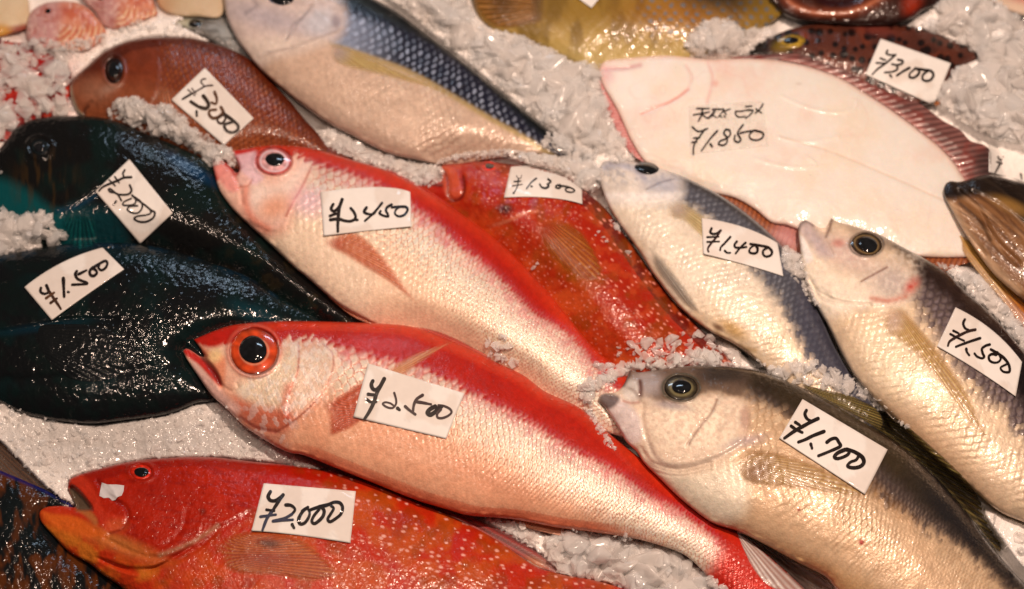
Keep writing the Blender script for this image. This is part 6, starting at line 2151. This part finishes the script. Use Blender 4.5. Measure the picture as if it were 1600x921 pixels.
# regions: polygon, level of the packed ice (p), chunk count, size range, heap height
ICE = [
    ([(-60, 625), (0, 628), (60, 650), (140, 664), (200, 658), (262, 648), (308, 632), (345, 630), (390, 670), (450, 706), (500, 735), (420, 722), (337, 714), (230, 718), (160, 732), (108, 752), (122, 792), (100, 790), (60, 752), (0, 690), (-60, 660)], 20, 520, (1.5, 5), 0.5),
    ([(-60, 318), (0, 322), (30, 336), (60, 330), (84, 336), (84, 350), (104, 362), (100, 378), (60, 388), (0, 398), (-60, 405)], 22, 260, (7, 16), 10),
    ([(165, 182), (178, 158), (215, 152), (235, 165), (268, 165), (300, 195), (340, 222), (368, 240), (366, 262), (350, 255), (330, 262), (305, 238), (270, 218), (240, 212), (215, 200), (190, 188)], 20, 420, (5, 12), 9),
    ([(100, 75), (150, 72), (200, 50), (260, 28), (300, 30), (320, 55), (360, 64), (380, 80), (340, 66), (250, 55), (200, 63), (160, 80), (112, 120), (104, 100)], 12, 60, (3, 7), 3),
    ([(520, 200), (560, 222), (620, 246), (690, 262), (690, 282), (660, 292), (630, 276), (560, 250), (520, 235), (500, 215)], 14, 260, (5, 12), 6),
    ([(600, -20), (640, 20), (690, 62), (740, 104), (790, 145), (830, 178), (862, 205), (900, 228), (930, 250), (990, 250), (968, 205), (945, 150), (938, 100), (900, 95), (850, 70), (800, 50), (760, 42), (735, 10), (730, -30)], 14, 800, (8, 20), 8),
    ([(670, 258), (720, 240), (790, 234), (840, 240), (890, 246), (935, 258), (940, 290), (912, 297), (880, 268), (835, 256), (790, 246), (720, 248)], 20, 330, (6, 15), 8),
    ([(1070, 66), (1085, 45), (1110, 30), (1140, 32), (1160, 45), (1195, 42), (1208, 58), (1180, 72), (1165, 86), (1120, 84), (1080, 88)], 16, 220, (7, 15), 9),
    ([(1428, 40), (1450, 22), (1490, -20), (1560, 0), (1610, 40), (1640, 60), (1640, 230), (1600, 226), (1552, 214), (1520, 200), (1480, 170), (1462, 150), (1490, 110), (1530, 90), (1500, 70), (1460, 52)], 18, 750, (8, 22), 16),
    ([(1222, 386), (1240, 392), (1256, 405), (1264, 440), (1276, 470), (1285, 480), (1268, 475), (1252, 450), (1236, 430), (1226, 420)], 26, 150, (4, 10), 7),
    ([(1180, 560), (1210, 575), (1260, 560), (1300, 575), (1330, 590), (1370, 620), (1420, 668), (1390, 650), (1330, 620), (1260, 605), (1215, 590)], 34, 160, (4, 10), 3),
    ([(1450, 405), (1500, 420), (1540, 440), (1580, 490), (1620, 530), (1640, 570), (1600, 545), (1560, 500), (1510, 452), (1480, 425)], 30, 160, (6, 14), 5),
    ([(925, 555), (960, 572), (1000, 560), (1050, 555), (1100, 545), (1130, 560), (1150, 575), (1100, 572), (1030, 578), (985, 582), (960, 600), (935, 590)], 22, 150, (5, 12), 4),
    ([(915, 592), (968, 584), (955, 602), (932, 608), (924, 632), (938, 664), (962, 704), (946, 694), (926, 662), (910, 630), (902, 606)], 34, 120, (4, 9), 5),
    ([(855, 838), (880, 826), (920, 830), (960, 836), (985, 828), (990, 845), (1025, 852), (1060, 864), (1075, 880), (1105, 895), (1130, 915), (1160, 960), (1000, 960), (975, 920), (925, 905), (880, 897), (850, 868), (800, 838), (760, 812), (820, 820)], 26, 420, (6, 19), 8),
    ([(1540, 800), (1600, 818), (1680, 850), (1680, 960), (1600, 890), (1570, 850), (1552, 825)], 38, 50, (4, 9), 2),
    ([(752, 540), (765, 528), (790, 524), (802, 545), (815, 565), (800, 572), (770, 560)], 0, 26, (5, 10), 4),
    ([(-60, 60), (30, 66), (90, 72), (130, 90), (110, 120), (105, 150), (120, 182), (80, 182), (30, 195), (0, 225), (-60, 240)], 8, 330, (6, 15), 6),
    ([(960, 545), (1010, 530), (1060, 520), (1110, 520), (1140, 545), (1100, 560), (1040, 560), (980, 570)], 0, 55, (4, 9), 2),
    ([(1040, 560), (1120, 540), (1160, 545), (1200, 570), (1250, 600), (1200, 585), (1130, 570)], 18, 40, (4, 9), 2),
    ([(0, 225), (-60, 260), (-60, 330), (0, 300)], 6, 20, (5, 10), 3),
    ([(40, 58), (90, 62), (140, 60), (170, 46), (250, 24), (240, 40), (170, 66), (120, 84), (40, 80)], 10, 90, (4, 9), 4),
    ([(846, 214), (872, 206), (905, 224), (930, 244), (926, 260), (890, 252), (858, 240)], 0, 70, (5, 10), 5),
    ([(950, 330), (962, 345), (985, 372), (975, 370), (955, 350)], 20, 14, (3, 7), 3),
]
# 1) packed bed
g = 2.5
bx = np.arange(-300, 1901, g)
by = np.arange(-260, 1181, g)
BX, BY = np.meshgrid(bx, by)
lvl = np.full(BX.shape, -6.0)
flat = np.stack([BX.ravel(), BY.ravel()], 1)
for poly, z, cnt, sz, hp in ICE:
    L = smooth_line(poly, True, 8)
    x0, y0 = L.min(0) - 30
    x1, y1 = L.max(0) + 30
    m = (flat[:, 0] > x0) & (flat[:, 0] < x1) & (flat[:, 1] > y0) & (flat[:, 1] < y1)
    ii = np.where(m)[0]
    q = flat[ii]
    ins = inside_poly(q, L)
    d = seg_dist(q, L, True)[0]
    s = ss(-14, 4, np.where(ins, d, -d))
    cur = lvl.ravel()
    cur[ii] = np.maximum(cur[ii], -6 + (z + 6) * s)
    lvl = cur.reshape(lvl.shape)
lum = fbm(BX, BY, 26, 400, 3)
lum2 = fbm(BX, BY, 7, 410, 2)
lum3 = vnoise(BX / 3.1, BY / 3.1, 420)
z = lvl + 9 * (fbm(BX, BY, 70, 405, 2) - 0.5) + 5 * (lum - 0.5) + 2.4 * (lum2 - 0.5) + 1.8 * (lum3 - 0.5) + 1.0 * (np.random.RandomState(3).rand(*BX.shape) - 0.5)
# never above the skins or tags lying on it
lim = bil(boxblur(np.where(ZTOP < -11, 0.0, 1.0), 1), BX, BY)
top = bil(ZTOP, BX, BY)
z = np.where(lim > 0.5, np.minimum(z, np.maximum(top - 6, -10)), z)
n = BX.size
V = unproject(BX.ravel(), BY.ravel(), z.ravel())
idx = np.arange(n).reshape(BX.shape)
F = np.stack([idx[:-1, :-1].ravel(), idx[1:, :-1].ravel(), idx[1:, 1:].ravel(), idx[:-1, 1:].ravel()], 1)
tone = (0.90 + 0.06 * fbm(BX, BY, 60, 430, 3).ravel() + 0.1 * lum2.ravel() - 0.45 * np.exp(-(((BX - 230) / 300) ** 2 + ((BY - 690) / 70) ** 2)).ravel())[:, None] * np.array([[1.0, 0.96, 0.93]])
pk = np.zeros(n)
for (cx, cy, r) in ((60, 140, 70), (1040, 570, 60), (950, 640, 40), (1110, 890, 50)):
    pk = np.maximum(pk, np.exp(-(((BX - cx) ** 2 + (BY - cy) ** 2) / r ** 2).ravel()))
tone = tone * (1 - 0.35 * pk[:, None] * np.array([[0.0, 1.0, 1.0]]))
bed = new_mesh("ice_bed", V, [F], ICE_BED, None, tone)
tag_obj(bed, "packed wet ice of the display bed under all the fish", "ice", None, "structure")
# update the top with the bed
jj, ii = np.meshgrid(np.arange(NY), np.arange(NX), indexing='ij')
fx = np.clip((LX[ii] - bx[0]) / g, 0, len(bx) - 1).astype(int)
fy = np.clip((LY[jj] - by[0]) / g, 0, len(by) - 1).astype(int)
ZTOP = np.maximum(ZTOP, z[fy, fx])

# 2) loose crushed ice: irregular chips
import bmesh
from mathutils import Vector, Matrix
rng = np.random.RandomState(5)
TEMPL = []
for k in range(36):
    bmx = bmesh.new()
    npt = rng.randint(7, 12)
    p = rng.normal(size=(npt, 3))
    p /= np.linalg.norm(p, axis=1)[:, None]
    p *= rng.uniform(0.75, 1.0, (npt, 1))
    p *= np.array([1.0, rng.uniform(0.55, 0.95), rng.uniform(0.22, 0.5) if k % 2 else rng.uniform(0.4, 0.75)])
    vs = [bmx.verts.new(v) for v in p]
    r = bmesh.ops.convex_hull(bmx, input=vs)
    bmesh.ops.delete(bmx, geom=[v for v in bmx.verts if not v.link_faces], context='VERTS')
    bmesh.ops.bevel(bmx, geom=list(bmx.edges), offset=0.03, segments=1, affect='EDGES', clamp_overlap=True)
    bmesh.ops.triangulate(bmx, faces=bmx.faces[:])
    if k % 2 == 0:      # half of the chips are melted round
        bmesh.ops.subdivide_edges(bmx, edges=bmx.edges[:], cuts=1, use_grid_fill=True)
        for _ in range(3):
            bmesh.ops.smooth_vert(bmx, verts=bmx.verts[:], factor=0.5, use_axis_x=True, use_axis_y=True, use_axis_z=True)
        bmesh.ops.triangulate(bmx, faces=bmx.faces[:])
        bmesh.ops.scale(bmx, vec=(1.25, 1.25, 1.25), verts=bmx.verts[:])
    bmx.verts.index_update()
    TEMPL.append((np.array([v.co[:] for v in bmx.verts]), np.array([[v.index for v in f.verts] for f in bmx.faces])))
    bmx.free()


def rand_rot():
    q = rng.normal(size=4) * np.array([1.0, 0.28, 0.28, 1.0])
    q /= np.linalg.norm(q)
    w, x, y, z_ = q
    return np.array([[1 - 2 * (y * y + z_ * z_), 2 * (x * y - z_ * w), 2 * (x * z_ + y * w)], [2 * (x * y + z_ * w), 1 - 2 * (x * x + z_ * z_), 2 * (y * z_ - x * w)], [2 * (x * z_ - y * w), 2 * (y * z_ + x * w), 1 - 2 * (x * x + y * y)]])


VV, FF, CC, MI, SM = [], [], [], [], []
base = 0
PROT = [(1076, 166, 1200, 240), (1100, 340, 1222, 430)]


def add_chip(px, py, z, size, tint, clear=0.5):
    global base
    ti = rng.randint(len(TEMPL))
    T, f = TEMPL[ti]
    SM.append(np.full(len(f), ti % 2 == 0))
    o = unproject([px], [py], [z])[0]
    v = (T * size * S) @ rand_rot().T + o
    VV.append(v)
    FF.append(f + base)
    MI.append(np.full(len(f), int(rng.rand() < clear), np.int32))
    CC.append(np.tile(tint, (len(v), 1)))
    base += len(v)


for poly, zl, cnt, sz, hp in ICE:
    L = smooth_line(poly, True, 8)
    x0, y0 = L.min(0)
    x1, y1 = L.max(0)
    done = 0
    tries = 0
    while done < int(cnt * 1.05) and tries < cnt * 20:
        tries += 1
        px, py = rng.uniform(x0, x1), rng.uniform(y0, y1)
        if not inside_poly(np.array([[px, py]]), L)[0]:
            continue
        size = 2.15 * (sz[0] + (sz[1] - sz[0]) * rng.rand() ** 1.8) * (1 if done < cnt * 0.6 else 0.5)
        zz = float(bil(ZTOP, [px], [py])[0])
        d = seg_dist(np.array([[px, py]]), L, True)[0][0]
        size = min(size, 4.5 + 1.1 * d)
        if px > 1538 - size and 238 - size < py < 290:      # the half-buried tag keeps its writing clear
            done += 1
            continue
        zz = zz + size * 0.02 + 0.6 * hp * rng.rand() * min(1, d / 20)
        k = 0.955 + 0.03 * rng.rand()
        add_chip(px, py, zz, size, np.array([k, k * 0.975, k * 0.955]))
        done += 1
# scattered crumbs and drops
for (px, py, s_) in [(935, 363, 6), (942, 371, 5), (948, 378, 4), (930, 368, 4), (982, 395, 6), (986, 401, 4), (834, 418, 6), (840, 413, 4), (1052, 538, 7), (1110, 537, 11), (1122, 545, 7), (775, 545, 8), (790, 562, 6), (1140, 552, 8), (1352, 646, 3), (1357, 641, 2.5), (1246, 352, 2), (940, 372, 3)]:
    add_chip(px, py, float(bil(ZTOP, [px], [py])[0]) + s_ * 0.3, s_, np.array([0.85, 0.84, 0.83]))
chips = new_mesh("crushed_ice", np.concatenate(VV), FF, ICE_CHUNK, None, np.concatenate(CC), None, False)
chips.data.materials.append(ICE_CLEAR)
chips.data.polygons.foreach_set("use_smooth", np.concatenate(SM))
chips.data.polygons.foreach_set("material_index", np.concatenate(MI))
tag_obj(chips, "loose translucent crushed ice heaped between and over the fish", "ice", None, "stuff")


# 3) water drops on the wet skins and tags
drop = bmesh.new()
bmesh.ops.create_icosphere(drop, subdivisions=2, radius=1.0)
drop.verts.index_update()
DV = np.array([v.co[:] for v in drop.verts])
DF = np.array([[v.index for v in f.verts] for f in drop.faces])
drop.free()
DV[:, 2] *= 0.55
VV, FF = [], []
base = 0
ZS = boxblur(np.maximum(ZTOP, -12), 2)
gy_, gx_ = np.gradient(ZS, G)
for _ in range(1500):
    px, py = rng.uniform(-30, 1630), rng.uniform(-30, 950)
    if fbm(np.array([px]), np.array([py]), 90, 500, 2)[0] < 0.47:
        continue
    i, j = int((px - X0) / G), int((py - Y0) / G)
    if abs(gx_[j, i]) > 1.2 or abs(gy_[j, i]) > 1.2 or ZS[j, i] < 12:
        continue
    if any(inside_poly(np.array([[px, py]]), q)[0] for q in TAGS):
        continue
    r = 0.9 + 2.3 * rng.rand() ** 3
    o = unproject([px], [py], [ZTOP[j, i]])[0]
    sq = np.array([r * rng.uniform(0.8, 1.5), r, r]) * S
    a = rng.uniform(0, 6.3)
    v = DV * sq
    v = np.stack([v[:, 0] * math.cos(a) - v[:, 1] * math.sin(a), v[:, 0] * math.sin(a) + v[:, 1] * math.cos(a), v[:, 2] - v[:, 0] * gx_[j, i] * 0 ], 1)
    v[:, 2] += v[:, 0] * gx_[j, i] - v[:, 1] * gy_[j, i]
    VV.append(v + o)
    FF.append(DF + base)
    base += len(v)
WATER = plain_mat("water_drop", (1, 1, 1), 0.05, 0.0, trans=1.0, ior=1.33)
nt = WATER.node_tree
gl = nt.nodes.new("ShaderNodeBsdfGlossy")
gl.inputs["Roughness"].default_value = 0.12
tp = nt.nodes.new("ShaderNodeBsdfTransparent")
fr = nt.nodes.new("ShaderNodeFresnel")
fr.inputs["IOR"].default_value = 1.5
mx = nt.nodes.new("ShaderNodeMixShader")
geo = nt.nodes.new("ShaderNodeNewGeometry")
mt = nt.nodes.new("ShaderNodeMath")
mt.operation = 'SUBTRACT'
mt.use_clamp = True
nt.links.new(fr.outputs[0], mt.inputs[0])
nt.links.new(geo.outputs["Backfacing"], mt.inputs[1])
nt.links.new(mt.outputs[0], mx.inputs[0])
nt.links.new(tp.outputs[0], mx.inputs[1])
nt.links.new(gl.outputs[0], mx.inputs[2])
nt.links.new(mx.outputs[0], nt.nodes["Material Output"].inputs["Surface"])
drops = new_mesh("water_drops", np.concatenate(VV), FF, WATER, None)
tag_obj(drops, "tiny clear drops of melt water scattered over the fish", "water", None, "stuff")
